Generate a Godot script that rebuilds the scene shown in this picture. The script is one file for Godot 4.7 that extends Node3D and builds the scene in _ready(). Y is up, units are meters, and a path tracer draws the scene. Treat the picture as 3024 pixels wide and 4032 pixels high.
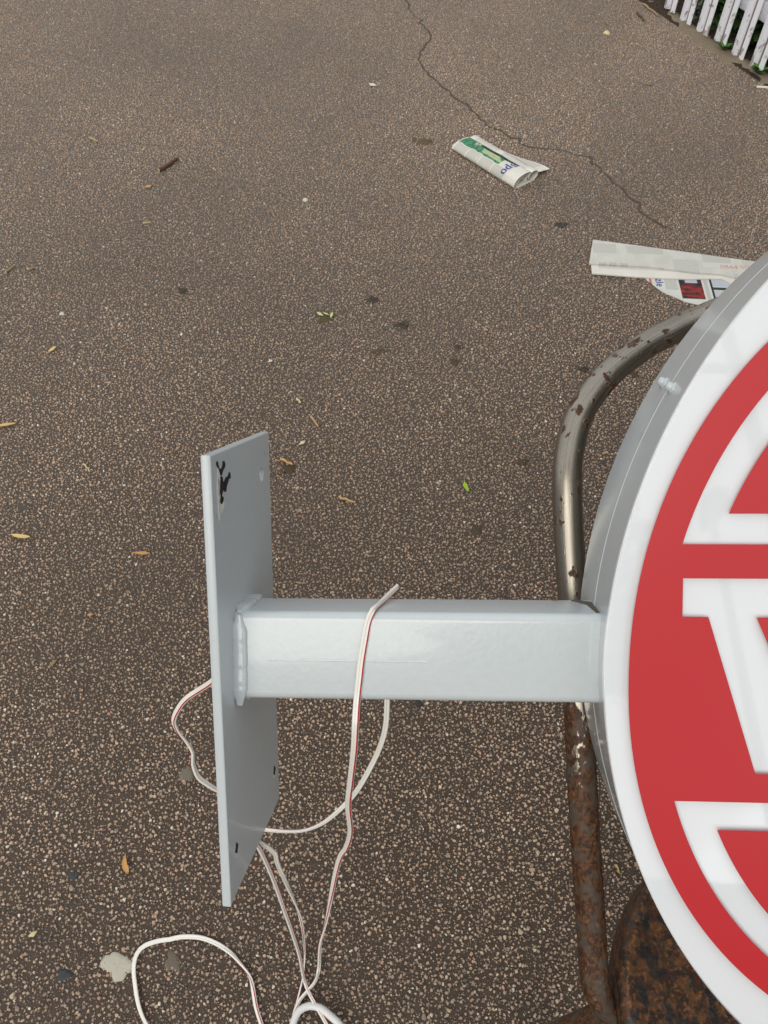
extends Node3D
# A projecting sign lies on an old metal chair on a pavement; y up, metres, camera over the origin.

var rng := RandomNumberGenerator.new()
var names := {}

# ---------------------------------------------------------------- naming
func numbered(called: String) -> String:
	var n: int = names.get(called, 0)
	names[called] = n + 1
	return called if n == 0 else "%s_%03d" % [called, n]

func tag(o: Node3D, label: String, category: String, group := "") -> void:
	o.set_meta("label", label)
	o.set_meta("category", category)
	if group != "":
		o.set_meta("group", group)

func base(called: String, label: String, category: String, group := "") -> Node3D:
	var o := Node3D.new()
	o.name = numbered(called)
	add_child(o, true)
	tag(o, label, category, group)
	return o

func obj(called: String, st: SurfaceTool, m: Material, parent: Node3D = self) -> MeshInstance3D:
	var o := MeshInstance3D.new()
	o.name = numbered(called) if parent == self else called
	o.mesh = st.commit()
	o.material_override = m
	parent.add_child(o, true)
	return o

func struct(called: String, st: SurfaceTool, m: Material) -> MeshInstance3D:
	var o := obj(called, st, m)
	o.set_meta("kind", "structure")
	return o

# ---------------------------------------------------------------- mesh helpers (corner order: counter-clockwise seen from outside)
func begin() -> SurfaceTool:
	var st := SurfaceTool.new()
	st.begin(Mesh.PRIMITIVE_TRIANGLES)
	return st

func tri(st: SurfaceTool, a: Vector3, b: Vector3, c: Vector3, ua := Vector2.ZERO, ub := Vector2.ZERO, uc := Vector2.ZERO) -> void:
	st.set_uv(ua); st.add_vertex(a)
	st.set_uv(uc); st.add_vertex(c)
	st.set_uv(ub); st.add_vertex(b)

func quad(st: SurfaceTool, a: Vector3, b: Vector3, c: Vector3, d: Vector3, ua := Vector2.ZERO, ub := Vector2.ZERO, uc := Vector2.ZERO, ud := Vector2.ZERO) -> void:
	tri(st, a, b, c, ua, ub, uc)
	tri(st, a, c, d, ua, uc, ud)

func done(st: SurfaceTool) -> SurfaceTool:
	st.generate_normals()
	return st

func spline(pts: Array, step: float) -> Array:
	var out := []
	for i in pts.size() - 1:
		var p0: Vector3 = pts[max(i - 1, 0)]
		var p1: Vector3 = pts[i]
		var p2: Vector3 = pts[i + 1]
		var p3: Vector3 = pts[min(i + 2, pts.size() - 1)]
		var n: int = max(1, int(p1.distance_to(p2) / step))
		for k in n:
			out.append(p1.cubic_interpolate(p2, p0, p3, float(k) / n))
	out.append(pts[-1])
	return out

# sweeps a closed profile (x along «ref», y along tangent x ref) along a path; scales may vary per point
func sweep(st: SurfaceTool, path: Array, profile: PackedVector2Array, ref: Vector3, sizes: Array = [], smooth := true, caps := true, refs: Array = [], roll := 0.0) -> void:
	var rings := []
	var along := 0.0
	var v := []
	for i in path.size():
		var t: Vector3 = (path[min(i + 1, path.size() - 1)] - path[max(i - 1, 0)]).normalized()
		var rf: Vector3 = refs[i] if refs.size() else ref
		var x: Vector3 = (rf - t * rf.dot(t)).normalized()
		var y := t.cross(x)
		if roll != 0.0:
			var x2 := x * cos(roll) + y * sin(roll)
			y = y * cos(roll) - x * sin(roll)
			x = x2
		var s: float = sizes[i] if sizes.size() else 1.0
		var ring := []
		for q in profile:
			ring.append(path[i] + (x * q.x + y * q.y) * s)
		rings.append(ring)
		if i > 0:
			along += path[i].distance_to(path[i - 1])
		v.append(along)
	var n := profile.size()
	st.set_smooth_group(1 if smooth else -1)
	for i in rings.size() - 1:
		for k in n:
			var j := (k + 1) % n
			var u0 := float(k) / n
			var u1 := float(k + 1) / n
			quad(st, rings[i][k], rings[i][j], rings[i + 1][j], rings[i + 1][k], Vector2(u0, v[i]), Vector2(u1, v[i]), Vector2(u1, v[i + 1]), Vector2(u0, v[i + 1]))
	if caps:
		st.set_smooth_group(-1)
		for e in 2:
			var r: Array = rings[0] if e == 0 else rings[-1]
			var c := Vector3.ZERO
			for q in r:
				c += q / n
			for k in n:
				if e == 0:
					tri(st, c, r[(k + 1) % n], r[k])
				else:
					tri(st, c, r[k], r[(k + 1) % n])

func circle(r: float, n := 16) -> PackedVector2Array:
	var out := PackedVector2Array()
	for k in n:
		out.append(Vector2(cos(TAU * k / n), sin(TAU * k / n)) * r)
	return out

func round_rect(hw: float, hh: float, r: float, n := 5) -> PackedVector2Array:
	var out := PackedVector2Array()
	for q in 4:
		var c := Vector2((hw - r) * (1 if q in [0, 3] else -1), (hh - r) * (1 if q < 2 else -1))
		for k in n + 1:
			var a := PI / 2 * (q + float(k) / n)
			out.append(c + Vector2(cos(a), sin(a)) * r)
	return out

# flat sheet or slab from a polygon in the plane given by origin, ex, ey; en is its normal; from height h0 to h1
func slab(st: SurfaceTool, poly: PackedVector2Array, o: Vector3, ex: Vector3, ey: Vector3, h0: float, h1: float, uv := Transform2D.IDENTITY) -> void:
	var en := ex.cross(ey).normalized()
	var p := poly
	if Geometry2D.is_polygon_clockwise(p):
		p = p.duplicate()
		p.reverse()
	var idx := Geometry2D.triangulate_polygon(p)
	st.set_smooth_group(-1)
	for k in range(0, idx.size(), 3):
		var q := [p[idx[k]], p[idx[k + 1]], p[idx[k + 2]]]
		if (q[1] - q[0]).cross(q[2] - q[0]) < 0:
			q = [q[0], q[2], q[1]]
		var w := []
		for c in q:
			w.append(o + ex * c.x + ey * c.y)
		tri(st, w[0] + en * h1, w[1] + en * h1, w[2] + en * h1, uv * q[0], uv * q[1], uv * q[2])
		tri(st, w[0] + en * h0, w[2] + en * h0, w[1] + en * h0, uv * q[0], uv * q[2], uv * q[1])
	for k in p.size():
		var a := o + ex * p[k].x + ey * p[k].y
		var c: Vector2 = p[(k + 1) % p.size()]
		var b := o + ex * c.x + ey * c.y
		quad(st, a + en * h0, b + en * h0, b + en * h1, a + en * h1, uv * p[k], uv * c, uv * c, uv * p[k])

func flat(points: Array) -> PackedVector2Array:
	var out := PackedVector2Array()
	for p in points:
		out.append(Vector2(p[0], p[1]))
	return out

# ---------------------------------------------------------------- materials
func mat(c: Color, rough := 0.6, metal := 0.0) -> StandardMaterial3D:
	var m := StandardMaterial3D.new()
	m.albedo_color = c
	m.roughness = rough
	m.metallic = metal
	return m

func rgb(r: int, g: int, b: int) -> Color:
	return Color8(r, g, b)

func noise(seed_: int, freq: float, octaves := 4) -> FastNoiseLite:
	var n := FastNoiseLite.new()
	n.seed = seed_
	n.frequency = freq
	n.fractal_octaves = octaves
	n.noise_type = FastNoiseLite.TYPE_SIMPLEX_SMOOTH
	return n

func tex(im: Image) -> ImageTexture:
	return ImageTexture.create_from_image(im)

func bump_noise(m: StandardMaterial3D, seed_: int, freq: float, height: float, scale: float, octaves := 3, world := true) -> void:
	var t := NoiseTexture2D.new()
	t.width = 512
	t.height = 512
	t.seamless = true
	t.noise = noise(seed_, freq, octaves)
	m.heightmap_enabled = true
	m.heightmap_texture = t
	m.heightmap_scale = height
	m.uv1_triplanar = true
	m.uv1_world_triplanar = world
	m.uv1_scale = Vector3.ONE * scale

# bare steel that rusts: u round the tube, v in metres along it; «amount» is the share of rust at a height v
func rust_material(seed_: int, length: float, amount: Callable, steel: Color, w := 192, h := 768) -> StandardMaterial3D:
	var a := noise(seed_, 1.0, 5)
	var b := noise(seed_ + 7, 1.0, 4)
	var im := Image.create(w, h, false, Image.FORMAT_RGB8)
	var rm := Image.create(w, h, false, Image.FORMAT_RGB8)
	var hm := Image.create(w, h, false, Image.FORMAT_RGB8)
	for y in h:
		var v := length * y / h
		var want: float = amount.call(v)
		for x in w:
			var ang := TAU * x / w
			var q := Vector3(cos(ang) * 0.75, sin(ang) * 0.75, v * 34.0)
			var n := a.get_noise_3dv(q) * 0.5 + 0.5
			var f := b.get_noise_3dv(q * 3.3) * 0.5 + 0.5
			var fine := b.get_noise_3dv(q * Vector3(9, 9, 7)) * 0.5 + 0.5
			var edge := n * 0.72 + f * 0.28 - (1.0 - want) * 0.62 - 0.19
			var k := smoothstep(0.0, 0.03, edge)
			var streak := b.get_noise_3dv(Vector3(cos(ang) * 22.0, sin(ang) * 22.0, v * 4.0))
			var st := steel * (0.92 + 0.22 * streak + 0.14 * (fine - 0.5))
			var rust := rgb(96, 62, 36).lerp(rgb(52, 31, 21), smoothstep(0.3, 0.7, f)).lerp(rgb(150, 108, 66), smoothstep(0.52, 0.8, fine) * 0.7).lerp(rgb(84, 78, 72), smoothstep(0.48, 0.66, b.get_noise_3dv(q * 0.9 + Vector3(9, 3, 1)) * 0.5 + 0.5) * 0.75)
			var rim := smoothstep(0.0, 0.012, edge) * (1.0 - smoothstep(0.012, 0.035, edge))
			rust = rust.lerp(rgb(58, 32, 18), rim * 0.8)
			im.set_pixel(x, y, st.lerp(rust, k))
			var r: float = lerpf(0.33 + 0.06 * fine, 0.62 + 0.25 * (fine - 0.5), k)
			rm.set_pixel(x, y, Color(lerpf(0.95, 0.12, k), r, 0))
			hm.set_pixel(x, y, Color.WHITE * (k * (0.45 + 0.55 * fine)))
	var m := StandardMaterial3D.new()
	m.albedo_texture = tex(im)
	m.metallic = 1.0
	m.metallic_texture = tex(rm)
	m.metallic_texture_channel = BaseMaterial3D.TEXTURE_CHANNEL_RED
	m.roughness = 1.0
	m.roughness_texture = m.metallic_texture
	m.roughness_texture_channel = BaseMaterial3D.TEXTURE_CHANNEL_GREEN
	m.heightmap_enabled = true
	m.heightmap_texture = tex(hm)
	m.heightmap_scale = 0.06
	m.uv1_scale = Vector3(1, 1.0 / length, 1)
	return m

# a steel sheet rusted all over, patches and pits in every direction
func rust_patches(seed_: int) -> StandardMaterial3D:
	var n := 512
	var a := noise(seed_, 0.022, 5).get_seamless_image(n, n)
	var b := noise(seed_ + 1, 0.06, 4).get_seamless_image(n, n)
	var c := noise(seed_ + 2, 0.011, 4).get_seamless_image(n, n)
	var im := Image.create(n, n, false, Image.FORMAT_RGB8)
	var rm := Image.create(n, n, false, Image.FORMAT_RGB8)
	for y in n:
		for x in n:
			var p := a.get_pixel(x, y).r
			var q := b.get_pixel(x, y).r
			var r := c.get_pixel(x, y).r
			var col := rgb(102, 68, 42).lerp(rgb(50, 38, 31), smoothstep(0.38, 0.62, p))
			col = col.lerp(rgb(134, 88, 48), smoothstep(0.58, 0.72, q) * 0.75)
			col = col.lerp(rgb(92, 40, 20), smoothstep(0.6, 0.7, p * 0.5 + r * 0.5) * 0.8)
			var bare := smoothstep(0.60, 0.66, r * 0.75 + q * 0.25)
			col = col.lerp(rgb(70, 74, 78), bare * 0.9)
			col = col * (0.8 + 0.4 * q)
			im.set_pixel(x, y, col)
			rm.set_pixel(x, y, Color(0.15 + 0.6 * bare, lerpf(0.55 + 0.3 * q, 0.35, bare), 0))
	var m := StandardMaterial3D.new()
	m.albedo_texture = tex(im)
	m.metallic = 1.0
	m.metallic_texture = tex(rm)
	m.metallic_texture_channel = BaseMaterial3D.TEXTURE_CHANNEL_RED
	m.roughness = 1.0
	m.roughness_texture = m.metallic_texture
	m.roughness_texture_channel = BaseMaterial3D.TEXTURE_CHANNEL_GREEN
	m.heightmap_enabled = true
	m.heightmap_texture = tex(b)
	m.heightmap_scale = 0.08
	m.uv1_triplanar = true
	m.uv1_world_triplanar = true
	m.uv1_scale = Vector3.ONE * 4.3
	return m

# faint newsprint: blocks is a list of [x, y, w, h, kind, colour]
func newsprint(w: int, h: int, paper: Color, blocks: Array, seed_: int) -> StandardMaterial3D:
	var im := Image.create(w, h, false, Image.FORMAT_RGB8)
	var n := noise(seed_, 0.02, 3)
	rng.seed = seed_
	for y in h:
		for x in w:
			im.set_pixel(x, y, paper * (1.0 + 0.05 * n.get_noise_2d(x, y)))
	for b in blocks:
		var c: Color = b[5]
		var r := Rect2i(b[0], b[1], b[2], b[3])
		if b[4] == "fill":
			im.fill_rect(r, c)
		elif b[4] == "text":
			im.fill_rect(r, paper * 0.93)
			var y: int = r.position.y
			while y < r.end.y:
				var x: int = r.position.x
				var stop: int = r.end.x - (rng.randi_range(0, r.size.x / 3) if rng.randf() < 0.2 else 0)
				while x < stop:
					var word := rng.randi_range(3, 10)
					for xx in range(x, mini(x + word, stop)):
						im.set_pixel(xx, y, c.lerp(paper, rng.randf_range(0.0, 0.4)))
						if y + 1 < h:
							im.set_pixel(xx, y + 1, c.lerp(paper, rng.randf_range(0.3, 0.7)))
					x += word + 2
				y += 4
		elif b[4] == "photo":
			var p := noise(seed_ + int(b[0]) * 3 + int(b[1]), 0.035, 4)
			var c2: Color = b[6]
			for yy in range(r.position.y, r.end.y):
				for xx in range(r.position.x, r.end.x):
					var t := p.get_noise_2d(xx, yy) * 0.5 + 0.5
					im.set_pixel(xx, yy, c.lerp(c2, smoothstep(0.35, 0.65, t)))
	var m := StandardMaterial3D.new()
	m.albedo_texture = tex(im)
	m.roughness = 0.85
	m.texture_repeat = false
	return m

# flat print: the outline of a word, laid on any surface by «place» (word x in ems, y up) and thin as ink
func print_word(called: String, word: String, font_name: String, bold: bool, place: Callable, m: Material, parent: Node3D) -> void:
	var tm := TextMesh.new()
	var f := SystemFont.new()
	f.font_names = PackedStringArray([font_name])
	if bold:
		f.font_weight = 700
	tm.font = f
	tm.font_size = 32
	tm.pixel_size = 1.0 / 32.0
	tm.depth = 0.02
	tm.text = word
	tm.horizontal_alignment = HORIZONTAL_ALIGNMENT_LEFT
	var s := tm.get_mesh_arrays()
	var vs: PackedVector3Array = s[Mesh.ARRAY_VERTEX]
	var ids: PackedInt32Array = s[Mesh.ARRAY_INDEX] if s[Mesh.ARRAY_INDEX] != null else PackedInt32Array(range(vs.size()))
	var st := begin()
	st.set_smooth_group(-1)
	for k in ids:
		st.add_vertex(place.call(vs[k].x, vs[k].y, 0.0 if vs[k].z < 0 else 1.0))
	obj(called, done(st), m, parent)

# ---------------------------------------------------------------- the sign's own frame: x along the face, y up the face, z out of it
const SO := Vector3(0.0000, 0.8902, -0.4067)
const SU := Vector3(0.9981, 0.0494, 0.0359)
const SV := Vector3(-0.0085, 0.6943, -0.7197)
const SN := Vector3(-0.0605, 0.7180, 0.6934)
const OVAL_C := Vector2(0.56121, -0.14347)

func oval(a: float, b: float, n: float, count := 200) -> PackedVector2Array:
	var out := PackedVector2Array()
	for k in count:
		var t := TAU * k / count
		var c := cos(t)
		var s := sin(t)
		out.append(OVAL_C + Vector2(a * signf(c) * pow(absf(c), 2.0 / n), b * signf(s) * pow(absf(s), 2.0 / n)))
	return out

# closed body of stacked oval rings [[inset, z, smooth group of the band that starts here]]
func oval_body(st: SurfaceTool, a: float, b: float, n: float, rings: Array, front := true, back := true) -> void:
	var loops := []
	for r in rings:
		loops.append(oval(a - r[0], b - r[0], n))
	var m: int = loops[0].size()
	for i in rings.size() - 1:
		st.set_smooth_group(rings[i][2])
		for k in m:
			var j := (k + 1) % m
			var z0: float = rings[i][1]
			var z1: float = rings[i + 1][1]
			var p0: Vector2 = loops[i][k]
			var p1: Vector2 = loops[i][j]
			var q0: Vector2 = loops[i + 1][k]
			var q1: Vector2 = loops[i + 1][j]
			quad(st, Vector3(q0.x, q0.y, z1), Vector3(q1.x, q1.y, z1), Vector3(p1.x, p1.y, z0), Vector3(p0.x, p0.y, z0))
	st.set_smooth_group(-1)
	for e in 2:
		if (e == 0 and not front) or (e == 1 and not back):
			continue
		var l: PackedVector2Array = loops[0] if e == 0 else loops[-1]
		var z: float = rings[0][1] if e == 0 else rings[-1][1]
		var c := Vector3(OVAL_C.x, OVAL_C.y, z)
		for k in m:
			var p := Vector3(l[k].x, l[k].y, z)
			var q := Vector3(l[(k + 1) % m].x, l[(k + 1) % m].y, z)
			if e == 0:
				tri(st, c, p, q)
			else:
				tri(st, c, q, p)

func _ready() -> void:
	rng.seed = 11
	# ------------------------------------------------------------ camera, sky, sun, exposure
	var cam := Camera3D.new()
	cam.position = Vector3(0, 1.45, 0)
	cam.rotation_degrees = Vector3(-54, 0, 0)
	cam.fov = 67.3
	cam.near = 0.05
	cam.far = 400.0
	add_child(cam)
	cam.current = true
	var env := Environment.new()
	var sky := Sky.new()
	var sm := ProceduralSkyMaterial.new()
	sm.sky_top_color = rgb(236, 238, 242)
	sm.sky_horizon_color = rgb(226, 228, 230)
	sm.sky_curve = 0.35
	sm.ground_bottom_color = rgb(96, 90, 84)
	sm.ground_horizon_color = rgb(150, 150, 150)
	sm.sun_angle_max = 1.0
	sm.energy_multiplier = 0.86
	sky.sky_material = sm
	env.background_mode = Environment.BG_SKY
	env.sky = sky
	env.tonemap_mode = Environment.TONE_MAPPER_LINEAR
	env.tonemap_exposure = 1.3
	env.sdfgi_enabled = true
	env.ssao_enabled = true
	env.ssil_enabled = true
	var we := WorldEnvironment.new()
	we.environment = env
	add_child(we)
	var sun := DirectionalLight3D.new()
	sun.light_color = Color(1.0, 0.985, 0.955)
	sun.light_energy = 0.44
	sun.light_angular_distance = 45.0
	sun.shadow_enabled = true
	sun.look_at_from_position(Vector3(-0.45, 1.0, 0.95), Vector3.ZERO)
	add_child(sun)

	build_ground()
	build_border()
	build_fence()
	build_chair()
	build_sign()
	build_cable()
	build_newspapers()
	build_litter()
	build_street_behind()

# ---------------------------------------------------------------- ground
var crack_lines := []

func near_crack(p: Vector2) -> bool:
	for line in crack_lines:
		for i in line.size() - 1:
			var q := Geometry2D.get_closest_point_to_segment(p, line[i], line[i + 1])
			if q.distance_squared_to(p) < 0.000018:
				return true
	return false

func sheet(st: SurfaceTool, x0: float, x1: float, z0: float, z1: float, y: float) -> void:
	quad(st, Vector3(x0, y, z1), Vector3(x1, y, z1), Vector3(x1, y, z0), Vector3(x0, y, z0))

func chip_mesh(seed_: int) -> ArrayMesh:
	rng.seed = seed_
	var st := begin()
	st.set_smooth_group(-1)
	var n := 6
	var lo := []
	var hi := []
	var turn := rng.randf() * TAU
	for k in n:
		var a := turn + TAU * (k + rng.randf_range(-0.3, 0.3)) / n
		var r := rng.randf_range(0.62, 1.0)
		lo.append(Vector3(cos(a) * r, -0.5, sin(a) * r))
		var s := rng.randf_range(0.55, 0.85)
		hi.append(Vector3(cos(a) * r * s, rng.randf_range(0.2, 0.36), sin(a) * r * s))
	var top := Vector3(rng.randf_range(-0.15, 0.15), rng.randf_range(0.3, 0.42), rng.randf_range(-0.15, 0.15))
	for k in n:
		var j := (k + 1) % n
		quad(st, lo[j], lo[k], hi[k], hi[j])
		tri(st, top, hi[j], hi[k])
	st.generate_normals()
	return st.commit()

func build_ground() -> void:
	# the wide ground, of the colour that the chippings give from afar
	var far := mat(rgb(116, 101, 88), 0.8)
	bump_noise(far, 3, 0.05, 0.3, 4.0)
	var st := begin()
	sheet(st, -40, 40, -60, 30, -0.004)
	struct("ground", done(st), far)
	# the pavement near by: brown binder, with stone chippings set into it
	var im := Image.create(512, 512, false, Image.FORMAT_RGB8)
	var a := noise(21, 0.09, 3)
	var b := noise(22, 0.012, 3)
	for y in 512:
		for x in 512:
			var k := a.get_noise_2d(x, y)
			var g := b.get_noise_2d(x, y)
			im.set_pixel(x, y, rgb(73, 60, 49) * (1.0 + 0.28 * k + 0.12 * g))
	var pm := StandardMaterial3D.new()
	pm.albedo_texture = tex(im)
	pm.roughness = 0.6
	pm.metallic_specular = 0.35
	pm.rim_enabled = true
	pm.rim = 0.8
	pm.rim_tint = 1.0
	bump_noise(pm, 5, 0.11, 0.12, 5.3)
	st = begin()
	sheet(st, -3.2, 3.2, -5.2, 0.7, 0.0)
	var pave := struct("pavement", done(st), pm)
	# cracks: the binder has opened, the chippings are gone
	var cm := mat(rgb(98, 84, 72), 0.95)
	bump_noise(cm, 9, 0.2, 0.2, 9.0)
	var runs := [[Vector3(0.0911, 0.0000, -4.0633), Vector3(0.1140, 0.0000, -3.8110), Vector3(0.1653, 0.0000, -3.6695), Vector3(0.1969, 0.0000, -3.5435), Vector3(0.1866, 0.0000, -3.4697), Vector3(0.1430, 0.0000, -3.3564), Vector3(0.1498, 0.0000, -3.2636), Vector3(0.1978, 0.0000, -3.1586), Vector3(0.2590, 0.0000, -3.0359), Vector3(0.3132, 0.0000, -2.9643), Vector3(0.3375, 0.0000, -2.8845), Vector3(0.3829, 0.0000, -2.8038)],
		[Vector3(0.3829, 0.0000, -2.8038), Vector3(0.4453, 0.0000, -2.7451), Vector3(0.5121, 0.0000, -2.6659), Vector3(0.6069, 0.0000, -2.6349), Vector3(0.6992, 0.0000, -2.5953), Vector3(0.7330, 0.0000, -2.5534), Vector3(0.7681, 0.0000, -2.4490)],
		[Vector3(0.7681, 0.0000, -2.4490), Vector3(0.7994, 0.0000, -2.3875), Vector3(0.8247, -0.0000, -2.3331), Vector3(0.8377, 0.0000, -2.2669), Vector3(0.8662, 0.0000, -2.2078), Vector3(0.9191, 0.0000, -2.1578)]]
	var kn := noise(31, 6.0, 3)
	for run in runs:
		var line := []
		st = begin()
		var path := spline(run, 0.025)
		var last := []
		for i in path.size():
			var p: Vector3 = path[i]
			p += Vector3(kn.get_noise_2d(i * 0.12, 3), 0, kn.get_noise_2d(i * 0.12, 9)) * 0.018
			line.append(Vector2(p.x, p.z))
			var t: Vector3 = (path[min(i + 1, path.size() - 1)] - path[max(i - 1, 0)]).normalized()
			var side := Vector3(-t.z, 0, t.x)
			var wide: float = 0.0050 * (0.75 + 1.5 * kn.get_noise_2d(i * 0.15, 40))
			var e0: Vector3 = p + side * maxf(wide, 0.0007) + Vector3(0, 0.0015, 0)
			var e1: Vector3 = p - side * maxf(wide, 0.0007) + Vector3(0, 0.0015, 0)
			if i > 0:
				quad(st, last[0], last[1], e1, e0)
			last = [e0, e1]
		var cr := obj("crack", done(st), cm, pave)
		crack_lines.append(line)
	# chippings
	var cmx := StandardMaterial3D.new()
	cmx.vertex_color_use_as_albedo = true
	cmx.roughness = 0.42
	cmx.rim_enabled = true
	cmx.rim = 0.9
	cmx.rim_tint = 1.0
	var tones := [[rgb(178, 154, 129), 10], [rgb(169, 143, 120), 9], [rgb(160, 143, 122), 7], [rgb(148, 126, 106), 10], [rgb(134, 114, 97), 7], [rgb(192, 173, 150), 2], [rgb(180, 146, 116), 2], [rgb(172, 132, 107), 2], [rgb(84, 76, 70), 2], [rgb(216, 206, 190), 1]]
	var bag := []
	for t in tones:
		for k in t[1]:
			bag.append(t[0].srgb_to_linear())
	rng.seed = 77
	var patch := noise(55, 0.9, 3)
	var kinds := 7
	var bufs := []
	for k in kinds:
		bufs.append(PackedFloat32Array())
	for pass_ in 2:
		var pitch := 0.0077 if pass_ == 0 else 0.0058
		var z := 0.25
		while z > (-4.35 if pass_ == 0 else -4.25):
			var reach := 0.85 - z * 0.42
			var x := -reach
			while x < reach + 0.15:
				x += pitch
				if rng.randf() < (0.04 if pass_ == 0 else 0.2):
					continue
				var p := Vector2(x + rng.randf_range(-0.5, 0.5) * pitch, z + rng.randf_range(-0.5, 0.5) * pitch)
				if p.y < -1.6 and p.x > -0.2 and p.x < 1.8 and near_crack(p):
					continue
				var s: float = (0.0026 + 0.0027 * pow(rng.randf(), 1.6)) if pass_ == 0 else rng.randf_range(0.0012, 0.0023)
				if pass_ == 0 and rng.randf() < 0.012:
					s *= 1.45
				var an := rng.randf() * TAU
				var st2 := rng.randf_range(0.6, 1.0)
				var tx := rng.randf_range(-0.17, 0.17)
				var tz := rng.randf_range(-0.17, 0.17)
				var bs := Basis.from_euler(Vector3(tx, an, tz)).scaled_local(Vector3(s, 0.0014 + s * 0.9, s * st2))
				var y := 0.0008 + rng.randf_range(-0.0012, 0.0006)
				var c: Color = bag[rng.randi() % bag.size()]
				var tone := (0.82 + 0.36 * rng.randf()) * (1.0 + 0.32 * patch.get_noise_2dv(p)) * (1.0 if pass_ == 0 else 0.8)
				bufs[rng.randi() % kinds].append_array(PackedFloat32Array([bs.x.x, bs.y.x, bs.z.x, p.x, bs.x.y, bs.y.y, bs.z.y, y, bs.x.z, bs.y.z, bs.z.z, p.y, c.r * tone, c.g * tone, c.b * tone, 1.0]))
			z -= pitch
	var total := 0
	for k in kinds:
		var mm := MultiMesh.new()
		mm.transform_format = MultiMesh.TRANSFORM_3D
		mm.use_colors = true
		mm.mesh = chip_mesh(500 + k)
		mm.instance_count = bufs[k].size() / 16
		mm.buffer = bufs[k]
		total += mm.instance_count
		var o := MultiMeshInstance3D.new()
		o.name = "stone_chippings"
		o.multimesh = mm
		o.material_override = cmx
		o.set_meta("kind", "stuff")
		pave.add_child(o, true)
	print("chips ", total)

# ---------------------------------------------------------------- edge of the pavement, soil, ivy
const F0 := Vector3(1.291, 0, -3.651)   # foot of a pale, and the way the fence runs
const FD := Vector3(0.3906, 0, 0.9206)
const FN := Vector3(-0.9206, 0, 0.3906)  # towards the pavement

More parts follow.
